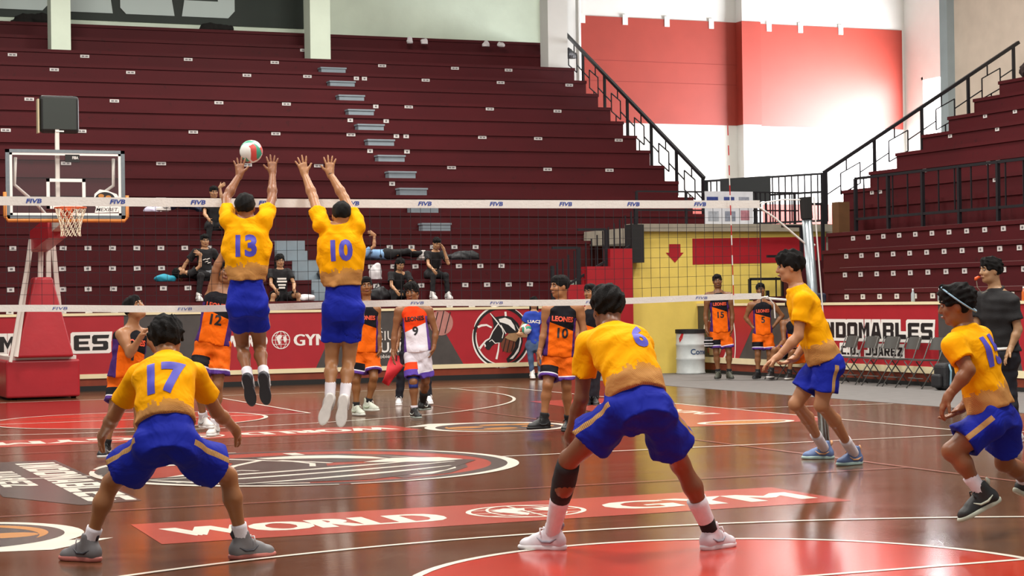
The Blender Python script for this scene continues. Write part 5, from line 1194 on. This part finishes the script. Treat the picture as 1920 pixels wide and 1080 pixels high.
# number 15 at the right edge
p15 = make_person('player in yellow number 15 jersey running with a blue headband at the right edge', 1.8, (1850, 1010), dict(
    pv=(1856, 762, 0.), nk=(1810, 617, .02), hd=(1795, 571, 0.), sl=(1790, 648, -.15), sr=(1836, 632, .14), el=(1816, 694, -.08), wl=(1779, 742, .0), tl=(1765, 768, .02), er=(1840, 715, .05), wr=(1804, 765, 0.), tr=(1776, 783, 0.),
    hl=(1848, 795, -.08), hr=(1880, 798, .08), kl=(1784, 846, -.03), kr=(1884, 868, .12), al=(1842, 925, .02), ar=(1930, 905, .2), fl=(1790, 952, -.02), fr=(1975, 925, .05)),
    number='15', hair='full', skin='#8a5836', h=.0095, hh=.005, sock=dict(l=(.42, M_SOCKW), r=(.3, M_SOCKW)), shoes=('#1d1e1f', '#b9c0ae', '#c4cbb8', '#2a2b2c'), hands=dict(l=dict(curl=.5, spread=.05, pn=RT, ts=-FW), r=dict(curl=.3, spread=.12, pn=UPV, ts=-FW)), seed=6, look=-RT+FW*.3+UPV*.12, headup=UPV-RT*.15, hem=-.03, extras=dict(air='lr'), leg=(.86, .86))
R_, P_, I_ = p15; q = I_['q']; kk = I_['k']
MB().tube([q(.104*math.sin(a), -.014+.090*math.cos(a), .030+.088*math.cos(a)) for a in np.linspace(0, 2*math.pi, 28)], .006, 6, False).build('headband', mat('pale_blue_elastic', '#8fb4c9', .5), R_, True)
sk = I_['jersey']
# the referee
ref = make_person('referee in black polo shirt with an orange whistle at the right edge', 1.87, (1888, 829), dict(
    pv=(1878, 655, 0.), nk=(1868, 544, 0.), hd=(1858, 507, 0.), sl=(1897, 566, -.13), sr=(1838, 560, .12), el=(1909, 618, -.03), wl=(1894, 655, -.03), tl=(1882, 678, -.01), er=(1832, 612, 0.), wr=(1832, 652, 0.), tr=(1830, 672, 0.),
    hl=(1887, 668, -.06), hr=(1868, 664, .06), kl=(1893, 738, 0.), kr=(1874, 736, 0.), al=(1904, 812, 0.), ar=(1884, 808, .1), fl=(1882, 822, -.05), fr=(1860, 818, -.05)),
    hair='full', skin='#b08a66', h=.0105, hh=.0055, top='polo', top_mat=M_BLACKC, bottom='trousers', shoes=('#d8d6d8', '#e6e4e4', '#20202a', '#e0dede'), hands=dict(l=dict(curl=.25, spread=.14, pn=RT, ts=-RT-FW)), seed=7, look=-RT*.95-FW*.22, headup=UPV, fat=1.06, sleeve=.66, hem=-.03)
R_, P_, I_ = ref; q = I_['q']
MB().tube([P_['pv']+I_['lat']*.178*math.cos(a)+I_['fwd']*.138*math.sin(a)+I_['ax']*.012 for a in np.linspace(0, 2*math.pi, 30)], .02, 6, False).build('belt', M_WPL, R_, True)
wh = empty('whistle', tuple(I_['O']+q(0, .115, -.065)), 'orange whistle on a cord held in the mouth of the referee', 'whistle')
w0 = I_['Fd']; MB().tube([(0, 0, 0), tuple(w0*.02), tuple(w0*.045-UPV*.012), tuple(w0*.05-UPV*.03)], [.008, .014, .018, .012], 8).build('whistle_body', mat('orange_plastic', '#e2561c', .4), wh, True)
MB().tube([tuple(w0*.04-UPV*.03), tuple(w0*.03-UPV*.1), tuple(-w0*.02-UPV*.16), tuple(-w0*.1-UPV*.13), tuple(-w0*.16-UPV*.05)], .004, 5).build('cord', M_CONC, wh)
def collar(info, P, root, m, k=1.):
    nk = P['nk']; l, f, a = info['lat'], info['fwd'], info['ax']
    MB().tube([nk+l*.068*k*math.cos(t)+f*.068*k*math.sin(t)+a*(.012-.018*math.sin(t))*k for t in np.linspace(0, 2*math.pi, 22)], .013*k, 6, False).build('collar', m, root, True)
collar(I_, P_, R_, M_BLACKC, 1.05)
# ------------------------------------------------------------------ the team in orange across the net
OR = dict(top='vest', bottom='orange', front=1, h=.0125, hh=.0065)
SK_ = dict(l=(.22, M_SOCKK), r=(.22, M_SOCKK))
make_person('player in orange and black looking up with one fist raised behind number 17', 1.76, (228, 862), dict(
    pv=(237, 700, 0.), nk=(247, 615, .03), hd=(252, 578, -.02), sl=(230, 628, -.10), sr=(277, 628, .06), el=(243, 664, -.08), wl=(264, 632, -.05), tl=(281, 606, 0.), er=(292, 655, 0.), wr=(300, 618, -.03), tr=(306, 592, 0.),
    hl=(224, 716, 0.), hr=(255, 716, 0.), kl=(214, 768, -.1), kr=(262, 772, -.1), al=(198, 838, 0.), ar=(262, 842, 0.), fl=(190, 852, -.15), fr=(272, 858, -.15)),
    hair='short', skin='#a87650', chest=('LEONES', '1'), sock=SK_, shoes=('#1c1b1e', '#d0ccc8', '#c0bcb8', '#2a2a2c'), hands=dict(l=dict(curl=1.0, spread=.03, pn=RT, ts=-FW), r=dict(curl=.4, spread=.1)), seed=11, look=RT*.75+UPV*.55-FW*.45, headup=UPV*.9-RT*.45+FW*.1, **OR)
make_person('player in orange and black landing with one arm raised behind number 13', 1.88, (400, 834), dict(
    pv=(400, 636, 0.), nk=(416, 545, .02), hd=(428, 509, 0.), sl=(398, 556, 0.), sr=(443, 554, 0.), el=(404, 508, -.05), wl=(421, 468, 0.), tl=(432, 440, 0.), er=(455, 594, 0.), wr=(456, 630, -.05), tr=(455, 648, 0.),
    hl=(384, 652, 0.), hr=(414, 652, 0.), kl=(370, 716, -.12), kr=(408, 722, -.06), al=(382, 786, .15), ar=(402, 800, .05), fl=(384, 812, -.02), fr=(399, 824, -.06)),
    hair='short', skin='#9a6a48', chest=('LEONES', '12'), sock=dict(l=(.2, M_SOCKW), r=(.2, M_SOCKW)), shoes=('#d4d0cc', '#e2deda', '#8a8a88', '#dcd8d4'), seed=12, **OR)
make_person('player in orange and black with pale green shoes behind number 10', 1.8, (690, 779), dict(
    pv=(686, 652, 0.), nk=(688, 568, 0.), hd=(686, 536, 0.), sl=(667, 580, 0.), sr=(705, 580, 0.), el=(662, 622, 0.), wl=(664, 654, -.04), tl=(665, 671, 0.), er=(709, 624, 0.), wr=(712, 656, -.04), tr=(709, 673, 0.),
    hl=(676, 668, 0.), hr=(697, 668, 0.), kl=(668, 713, -.04), kr=(701, 708, -.1), al=(668, 765, 0.), ar=(690, 757, .05), fl=(680, 777, -.15), fr=(706, 768, -.12)),
    hair='short', skin='#8f6038', chest=('LEONES', None), sock=SK_, shoes=('#c9cfc0', '#dfe2d8', '#a9b59a', '#dcd8d4'), seed=13, look=-FW+RT*.2, **OR)
OW = dict(OR); OW.update(top_mat=M_JW, bot_mat=M_SW)
p9 = make_person('libero in white and red number 9 jersey walking forward', 1.75, (783, 786), dict(
    pv=(783, 652, 0.), nk=(775, 571, 0.), hd=(772, 547, -.02), sl=(748, 584, 0.), sr=(804, 583, 0.), el=(740, 626, 0.), wl=(737, 662, -.03), tl=(737, 681, 0.), er=(817, 622, 0.), wr=(813, 652, -.04), tr=(808, 668, 0.),
    hl=(773, 668, 0.), hr=(794, 668, 0.), kl=(775, 716, -.1), kr=(798, 714, .05), al=(777, 770, 0.), ar=(792, 756, .25), fl=(785, 780, -.16), fr=(800, 765, .1)),
    hair='full', skin='#8a5c3a', chest=('LEONES', '9'), chm=M_NUMK, sock=dict(l=(.18, M_SOCKW), r=(.5, M_SOCKK)), shoes=('#1a1c1c', '#9aa49c', '#c0c8c0', '#2a2a2c'), seed=14, look=-FW-RT*.25, leg=(1.12, 1.12), **OW)
sleeve_tube('knee_pad', p9[0], p9[1]['kl']+(p9[1]['hl']-p9[1]['kl'])*.2, p9[1]['kl']+(p9[1]['al']-p9[1]['kl'])*.22, .064, .058, mat('blue_black_knee_pad', '#1a2a78', .6, .2, 20))
lj = make_person('line judge in dark trousers and white shoes behind the libero', 1.72, (776, 759), dict(
    pv=(774, 655, 0.), nk=(774, 578, 0.), hd=(775, 553, 0.), sl=(753, 588, 0.), sr=(795, 588, 0.), el=(748, 623, 0.), wl=(745, 648, -.05), tl=(742, 661, 0.), er=(799, 622, 0.), wr=(798, 650, 0.), tr=(797, 662, 0.),
    hl=(763, 666, 0.), hr=(786, 666, 0.), kl=(752, 706, 0.), kr=(800, 704, 0.), al=(748, 748, 0.), ar=(804, 745, 0.), fl=(747, 757, -.15), fr=(806, 755, -.15)),
    hair='short', skin='#9a6a48', top='polo', top_mat=M_NAVY, bottom='trousers', shoes=('#d9d7d6', '#e6e4e2', '#c0c0c0', '#e0dedc'), seed=15, front=1, h=.014, hh=.0075)
p10o = make_person('player in orange and black number 10 jersey standing with head turned to the left', 1.82, (1030, 813), dict(
    pv=(1047, 660, 0.), nk=(1054, 568, 0.), hd=(1050, 537, 0.), sl=(1026, 581, -.03), sr=(1085, 578, .03), el=(1021, 621, 0.), wl=(1012, 660, -.03), tl=(1008, 679, 0.), er=(1094, 618, 0.), wr=(1090, 655, -.04), tr=(1088, 672, 0.),
    hl=(1034, 676, 0.), hr=(1060, 676, 0.), kl=(1027, 722, -.1), kr=(1062, 724, 0.), al=(1019, 788, 0.), ar=(1066, 792, .1), fl=(993, 800, -.08), fr=(1060, 806, -.12)),
    hair='short', skin='#a5714a', chest=('LEONES', '10'), sock=SK_, shoes=('#141416', '#1c1c1e', '#2a2a2c', '#202022'), seed=16, look=-RT*.85-FW*.45+UPV*.08, headup=UPV, **OR)
make_person('person in orange top and dark trousers half hidden behind number 6', 1.76, (1108, 759), dict(
    pv=(1109, 652, 0.), nk=(1108, 576, 0.), hd=(1107, 548, 0.), sl=(1088, 587, 0.), sr=(1128, 587, 0.), el=(1084, 622, 0.), wl=(1086, 650, -.04), tl=(1088, 665, 0.), er=(1132, 622, 0.), wr=(1131, 650, 0.), tr=(1130, 665, 0.),
    hl=(1099, 664, 0.), hr=(1119, 664, 0.), kl=(1101, 704, 0.), kr=(1117, 704, 0.), al=(1104, 748, 0.), ar=(1116, 748, 0.), fl=(1100, 757, -.15), fr=(1118, 757, -.15)),
    hair='short', skin='#a5764e', chest=(None, None), top='vest', bottom='trousers', front=1, h=.014, hh=.0075, seed=17, look=-RT*.6-FW*.8, shoes=('#1c1c1e', '#2a2a2c', '#303030', '#303030'))
girl = make_person('girl in blue shirt and jeans carrying a volleyball under her arm', 1.60, (1003, 711), dict(
    pv=(1001, 640, 0.), nk=(1001, 585, 0.), hd=(1001, 567, 0.), sl=(988, 591, 0.), sr=(1015, 591, 0.), el=(979, 612, 0.), wl=(972, 626, -.16), tl=(984, 626, -.03), er=(1021, 612, 0.), wr=(1022, 632, -.05), tr=(1021, 644, 0.),
    hl=(994, 648, 0.), hr=(1009, 648, 0.), kl=(995, 672, -.04), kr=(1011, 672, 0.), al=(998, 700, 0.), ar=(1013, 700, 0.), fl=(999, 708, -.15), fr=(1015, 708, -.15)),
    hair='long', skin='#b58a64', top='tee', top_mat=M_BLUET, bottom='jeans', chest=('UACJ', None), chm=M_NUMW, shoes=('#dcd9d4', '#e8e6e2', '#c8c8c4', '#e0deda'), seed=18, front=1, h=.014, hh=.0075, slim=.85, fat=.88)
volleyball(tuple(pix(986, 617, pix_z(1003, 711, 0)[1]-.12)), (1.2, .3, 2.), 'white, green and red volleyball held by the girl in the blue shirt')
b15 = make_person('substitute in orange and black number 15 jersey standing beside the steel drum', 1.82, (1359, 712), dict(
    pv=(1350, 616, 0.), nk=(1347, 547, 0.), hd=(1345, 527, 0.), sl=(1327, 554, 0.), sr=(1368, 554, 0.), el=(1323, 590, 0.), wl=(1325, 618, -.04), tl=(1327, 634, 0.), er=(1373, 590, 0.), wr=(1372, 616, -.04), tr=(1370, 631, 0.),
    hl=(1341, 627, 0.), hr=(1360, 627, 0.), kl=(1343, 662, -.03), kr=(1367, 661, -.03), al=(1347, 700, 0.), ar=(1367, 700, 0.), fl=(1342, 709, -.2), fr=(1373, 709, -.2)),
    skin='#7d5232', hair='short', chest=('LEONES', '15'), sock=SK_, shoes=('#4a4c42', '#2f302c', '#3a3c36', '#5a5c52'), seed=21, **{**OR, 'h': .015, 'hh': .0075})
b5 = make_person('substitute in orange and black number 5 jersey with hands on hips', 1.74, (1430, 712), dict(
    pv=(1430, 622, 0.), nk=(1428, 564, 0.), hd=(1426, 543, 0.), sl=(1408, 572, 0.), sr=(1449, 572, 0.), el=(1398, 596, .05), wl=(1412, 614, -.04), tl=(1421, 622, -.03), er=(1467, 592, .05), wr=(1449, 613, -.04), tr=(1440, 621, -.03),
    hl=(1421, 632, 0.), hr=(1440, 632, 0.), kl=(1421, 664, -.03), kr=(1443, 664, -.03), al=(1421, 700, 0.), ar=(1445, 700, 0.), fl=(1411, 709, -.2), fr=(1448, 709, -.2)),
    skin='#8a5c3a', hair='short', chest=('LEONES', '5'), sock=SK_, shoes=('#1c1c1e', '#2c2c2e', '#303030', '#303030'), seed=22, **{**OR, 'h': .015, 'hh': .0075})
make_person('substitute in orange sitting on a low chair behind the leaning player', 1.78, (1488, 712), dict(
    pv=(1494, 662, .1), nk=(1487, 598, 0.), hd=(1482, 574, -.05), sl=(1468, 606, 0.), sr=(1508, 606, 0.), el=(1470, 640, -.1), wl=(1458, 652, -.15), tl=(1450, 660, -.05), er=(1510, 640, -.1), wr=(1498, 655, -.15), tr=(1490, 660, -.05),
    hl=(1484, 666, 0.), hr=(1503, 666, 0.), kl=(1452, 656, -.32), kr=(1484, 660, -.36), al=(1446, 698, .0), ar=(1480, 701, .02), fl=(1438, 707, -.2), fr=(1472, 710, -.2)),
    skin='#8a5c3a', hair='short', chest=(None, None), sock=SK_, shoes=('#1c1c1e', '#d0ccc8', '#303030', '#303030'), seed=23, **{**OR, 'h': .015, 'hh': .0075})
make_chair((13.02-.25, 13.28, .004), -math.pi/2, 'grey folding chair under the seated substitute in orange')
# things held
fp = lj[1]['tl']+lj[2]['O']
fl_ = empty('line_judge_flag', tuple(fp), 'red flag held low by the line judge', 'flag')
MB().tube([(.02, 0, .06), (.0, -.02, -.12)], .008, 8).build('handle', M_DARKGAP, fl_)
mbf = MB(); n = 7; V = []; Fq = []
for i in range(n+1):
    for j in range(n+1):
        a, b = i/n, j/n; xx = -.05-.16*b+.10*a*(1-b); zz = -.02-.40*b-.06*a; V.append((xx+.16*a*(1-.3*b)-.02, -.03+.035*math.sin(6*b+3*a), zz))
for i in range(n):
    for j in range(n): Fq.append((i*(n+1)+j, (i+1)*(n+1)+j, (i+1)*(n+1)+j+1, i*(n+1)+j+1))
mbf.add(V, Fq); fo = mbf.build('flag_cloth', mat('red_flag_cloth', '#c8202c', .7), fl_, True); sm_ = fo.modifiers.new('thickness', 'SOLIDIFY'); sm_.thickness = .003
gl = empty('knee_pads', tuple(b15[1]['tl']+b15[2]['O']+np.array((0, -.05, -.02))), 'black and white striped knee pads in the hand of substitute number 15', 'knee pads')
for dx, rr_ in ((-.03, 0), (.03, .2)):
    mbk = MB().tube([(dx, 0, .03), (dx-.02, -.01, -.05), (dx+.01, 0, -.14)], [.05, .058, .045], 10); mbk.build('pad', M_SOCKK, gl, True)
    for zz in (-.01, -.07, -.11): MB().tube([(dx-.015, -.01, zz), (dx-.015, -.01, zz-.014)], .06, 10).build('stripe', M_SOCKW, gl)
# ------------------------------------------------------------------ spectators on the far bleachers
def sit3(x, y, zs, H, face=-1.57, spread=.18, lean=0., kn=.02, armf=.25, hands_up=None):
    """joints of a seated figure: seat at (x, y, zs), facing angle in plan; feet one step down"""
    f = np.array((math.cos(face), math.sin(face), 0)); r = np.array((f[1], -f[0], 0)); z = np.array((0, 0, 1.)); o = np.array((x, y, zs)); k = H/1.8
    J = {}; J['pv'] = o+z*.11*k-f*.02; J['nk'] = J['pv']+(z*math.cos(lean)+f*math.sin(lean))*.50*k; J['hd'] = J['nk']+z*.19*k+f*(.03+.15*lean)
    for s, sd in (('l', -1), ('r', 1)):
        # l is on the viewer's left: for someone facing the court that is their right
        q = -r*sd
        J['s'+s] = J['nk']-z*.035*k+q*.18*k; J['e'+s] = J['s'+s]-z*.24*k+f*.16*k*(1+armf)+q*.05; J['w'+s] = J['e'+s]+f*.16-z*.12*k-q*.05; J['t'+s] = J['w'+s]+f*.10-z*.06
        J['h'+s] = o+z*.09*k+q*.09*k; J['k'+s] = J['h'+s]+f*.40*k+q*spread*.5+z*kn; J['a'+s] = J['k'+s]-z*(.40)*k+q*spread*.25+f*.02; J['f'+s] = J['a'+s]+f*.18
    return J
SPEC = dict(front=1, h=.016, hh=.008, seed=31, group=None)
def spectator(label, x, y, zs, H=1.65, top_m=None, bot='shorts', bm_=None, skin='#b58a66', hair='long', shoes=('#d0ccc8', '#dedad6', '#b0b0b0', '#dcd8d4'), pose=None, chest=None, **kw):
    J = sit3(x, y, zs, H, **{k_: kw.pop(k_) for k_ in ('face', 'spread', 'lean', 'kn', 'armf') if k_ in kw})
    if pose: pose(J)
    return make_person(label, H, None, J, top='tee', top_mat=top_m or M_BLACKC, bottom='trousers' if bot == 'trousers' else 'shorts_', bot_mat=bm_ or M_BLACKC, skin=skin, hair=hair, shoes=shoes, chest=chest, fat=.9, slim=.88, **{**SPEC, **kw})
def hand_to_face(J):
    J['er'] = J['sr']+np.array((.02, -.22, -.2)); J['wr'] = J['hd']+np.array((.08, -.16, -.12)); J['tr'] = J['hd']+np.array((.03, -.12, -.02))
s1 = spectator('long-haired girl in a black printed shirt sitting between the two blockers', 4.78, 17.98, 1.54, 1.72, spread=.3, shoes=('#cfc8c0', '#dedad6', '#b0b0b0', '#dcd8d4'))
V_ = s1[2]
for dz, wd in ((.30, .17), (.25, .19), (.19, .15), (.14, .12)):
    c = s1[1]['pv']+V_['ax']*dz*1.05+V_['fwd']*.142; MB().bar(c-V_['lat']*wd/2, c+V_['lat']*wd/2, .012, .032).build('printed_block', M_NUMW, V_['jersey'])
def leanback(J):
    for s, q in (('l', -.28), ('r', .22)): J['e'+s] = J['s'+s]+np.array((q*.6, .1, -.22)); J['w'+s] = J['s'+s]+np.array((q, .12 if s == 'l' else -.1, -.44)); J['t'+s] = J['w'+s]+np.array((0, -.08, -.05))
s3 = spectator('dark-haired person in a black shirt leaning back on one arm on the far bleachers', 3.44, 18.32, 1.93, 1.72, bot='trousers', hair='short', pose=leanback)
c = s3[1]['pv']+s3[2]['ax']*.27+s3[2]['fwd']*.142
for a, b in ((-.04, .02), (.03, .03), (0, -.02), (.05, -.04)): MB().bar(c+s3[2]['lat']*(a-.03)+s3[2]['ax']*b, c+s3[2]['lat']*(a+.03)+s3[2]['ax']*(b+.02), .012, .014).build('printed_mark', M_NUMW, s3[2]['jersey'])
spectator('person in black sitting high on the bleachers above the net band', 3.98, 19.8, 2.92, 1.72, bot='trousers', hair='short', shoes=('#8a8c90', '#a0a0a0', '#505050', '#808080'))
spectator('woman in a black shirt with elbow out sitting low behind the libero', 7.06, 17.95, 1.54, 1.62, bot='trousers', hair='long', lean=.42)
spectator('person in black resting chin on hand with white shoes out to the side', 7.92, 18.25, 1.93, 1.64, lean=.38, bot='trousers', hair='short', pose=hand_to_face, spread=.1, kn=-.02, shoes=('#d9d7d4', '#e6e4e0', '#c0c0c0', '#e0dedc'))
def lie3(x, y, zs, H, d=1):
    """lying on the back along a row, head towards -d*x"""
    u = np.array((d, 0, 0.)); z = np.array((0, 0, 1.)); n = np.array((0, -1., 0)); o = np.array((x, y, zs+.12)); k = H/1.8; J = {}
    J['pv'] = o; J['nk'] = o-u*.5*k+z*.02; J['hd'] = J['nk']-u*.18*k+z*.03
    for s, sd in (('l', -1), ('r', 1)):
        q = n*sd; J['s'+s] = J['nk']+u*.03+q*.17*k; J['e'+s] = J['s'+s]+u*.16+q*.06+z*(.14 if sd > 0 else -.02); J['w'+s] = J['e'+s]+u*.02-q*.04+z*.22*(sd > 0)+u*.2*(sd < 0); J['t'+s] = J['w'+s]-u*.08+z*.05
        J['h'+s] = o+u*.05+q*.085*k; J['k'+s] = J['h'+s]+u*.40*k+z*(.02 if sd < 0 else .06); J['a'+s] = J['k'+s]+u*.38*k-z*.05; J['f'+s] = J['a'+s]+z*.15+u*.05
    return J
make_person('person in black lying on their back beside a turquoise bundle', 1.62, None, lie3(3.55, 18.30, 1.93, 1.62), top='tee', top_mat=M_BLACKC, bottom='trousers', bot_mat=M_GREYC, hair='long', skin='#b58a66', look=(0, -.3, .9), headup=(-1, 0, .1), fat=.88, slim=.85, **{**SPEC, 'seed': 33})
make_person('person lying along the bleachers in a pale blue shirt right of number 10', 1.7, None, lie3(7.15, 18.9, 2.31, 1.7, 1), top='tee', top_mat=mat('pale_blue_cotton', '#7da3cc', .8, .1, 6), bottom='trousers', bot_mat=M_BLACKC, hair='short', skin='#b07f58', look=(0, -.3, .9), headup=(-1, 0, .1), fat=.88, slim=.85, **{**SPEC, 'seed': 34})
make_person('person in jeans lying on the upper bleachers above the backboard right edge', 1.7, None, lie3(4.0, 20.62, 3.32, 1.7, -1), top='tee', top_mat=M_BLACKC, bottom='trousers', bot_mat=M_JEANS, hair='short', skin='#a9805c', look=(0, -.3, .9), headup=(1, 0, .1), fat=.88, slim=.85, **{**SPEC, 'seed': 35})
# ------------------------------------------------------------------ belongings left on the steps
def bundle(name, label, cat, x, y, z, sx, sy, sz, m, seed, handle=False):
    o = empty(name, (x, y, z), label, cat); F = Field((-sx*1.4-.03, -sy*1.4-.03, -.02), (sx*1.4+.03, sy*1.4+.03, sz*1.5+.03), .014); rs = np.random.RandomState(seed)
    for i in range(5): F.ell((rs.uniform(-.5, .5)*sx, rs.uniform(-.4, .4)*sy, sz*rs.uniform(.25, .55)), np.eye(3), (sx*rs.uniform(.4, .75), sy*rs.uniform(.5, .8), sz*rs.uniform(.35, .6)), .05)
    F.folds(.012, 38, [np.eye(3)[0], np.eye(3)[2]], seed); F.plane((0, 0, .003), (0, 0, -1)); V, Q = F.surf(); link('bundle_body', np_mesh('bundle', V, Q), m, o)
    if handle: MB().tube([(-sx*.4, 0, sz*.8), (0, 0, sz*1.3), (sx*.4, 0, sz*.8)], .012, 6).build('handle', m, o)
    return o
WHC = mat('white_plastic_sheet', '#d4d0d2', .5, .1, 8)
bundle('cloth_bundle', 'turquoise bundle under the head of the lying person', 'bundle', 2.72, 18.25, 1.93, .2, .14, .13, mat('turquoise_cloth', '#1f8fa8', .7, .1, 8), 1)
bundle('plastic_bag', 'white plastic bag at the feet of the girl between the blockers', 'bag', 5.2, 17.62, 1.54, .17, .13, .14, WHC, 2)
bundle('jacket', 'white jacket draped beside the black bags left of number 10', 'jacket', 5.78, 17.62, 1.56, .14, .13, .33, WHC, 3)
bundle('sports_bag', 'black sports bag left of number 10 on the steps', 'bag', 5.95, 18.3, 1.95, .28, .16, .26, M_BAGK, 4, True)
bundle('jacket', 'black jacket heap behind the person resting chin on hand', 'jacket', 8.85, 18.9, 2.31, .38, .15, .2, M_BAGK, 5)
bundle('sports_bag', 'black bag beside the woman sitting behind the libero', 'bag', 6.6, 17.65, 1.54, .2, .14, .25, M_BAGK, 6, True)
bundle('towel', 'white towel hanging beside the head of the player with green shoes', 'towel', 6.72, 18.2, 1.93, .1, .1, .3, WHC, 7)
bundle('trainers', 'pale grey shoes left on the upper step beside the backboard', 'shoes', 2.95, 20.6, 3.32, .16, .1, .1, mat('pale_lilac_mesh', '#b9b4c9', .6), 8)
bundle('jacket', 'beige jacket on the upper step above the lying person in black', 'jacket', 4.35, 19.9, 2.93, .32, .14, .17, mat('beige_cloth', '#8a7a66', .8, .1, 8), 9)
bundle('plastic_bag', 'crumpled white bag on a step under the white column', 'bag', 14.75, 27.6, 7.32, .22, .18, .2, WHC, 10)
bundle('sports_bag', 'black bag at the foot of the white column', 'bag', 15.35, 28.4, 7.72, .35, .2, .28, M_BAGK, 11)
bundle('rag_heap', 'heap of dark rags on the top step at the far left', 'rags', 2.0, 29.2, 8.12, .5, .2, .3, M_DIRT, 12)
bundle('rag_heap', 'heap of dark rags on the top step left of the second column', 'rags', 6.4, 29.2, 8.12, .4, .2, .22, M_DIRT, 13)
bundle('jacket', 'dark brown coat heaped on the top steps of the right bleachers', 'jacket', 20.9, 16.6, 6.1, .3, .5, .3, mat('dark_brown_cloth', '#2a1a18', .8, .1, 8), 14)
for i, (x, y, z) in enumerate(((11.05, 28.3, 7.92), (11.45, 28.3, 7.92), (13.1, 28.3, 7.92), (13.5, 28.3, 7.92))):
    bundle('plastic_cup', ['round white cup on the top steps, leftmost of four', 'round white cup on the top steps, second of four', 'crumpled white cup on the top steps, third of four', 'crumpled white cup on the top steps, rightmost of four'][i], 'cup', x, y, z, .08, .07, .13, WHC, 20+i)
broom = empty('broom', (21.3, 16.2, 6.5), 'broom handle leaning against the beige wall above the right bleachers', 'broom')
MB().tube([(0, 0, .1), (.55, -1.0, 1.15)], .02, 6).build('handle', mat('brown_wood_stick', '#5a4030', .7), broom); MB().box(-.1, .1, -.06, .06, 0, .14).build('brush', M_DIRT, broom)
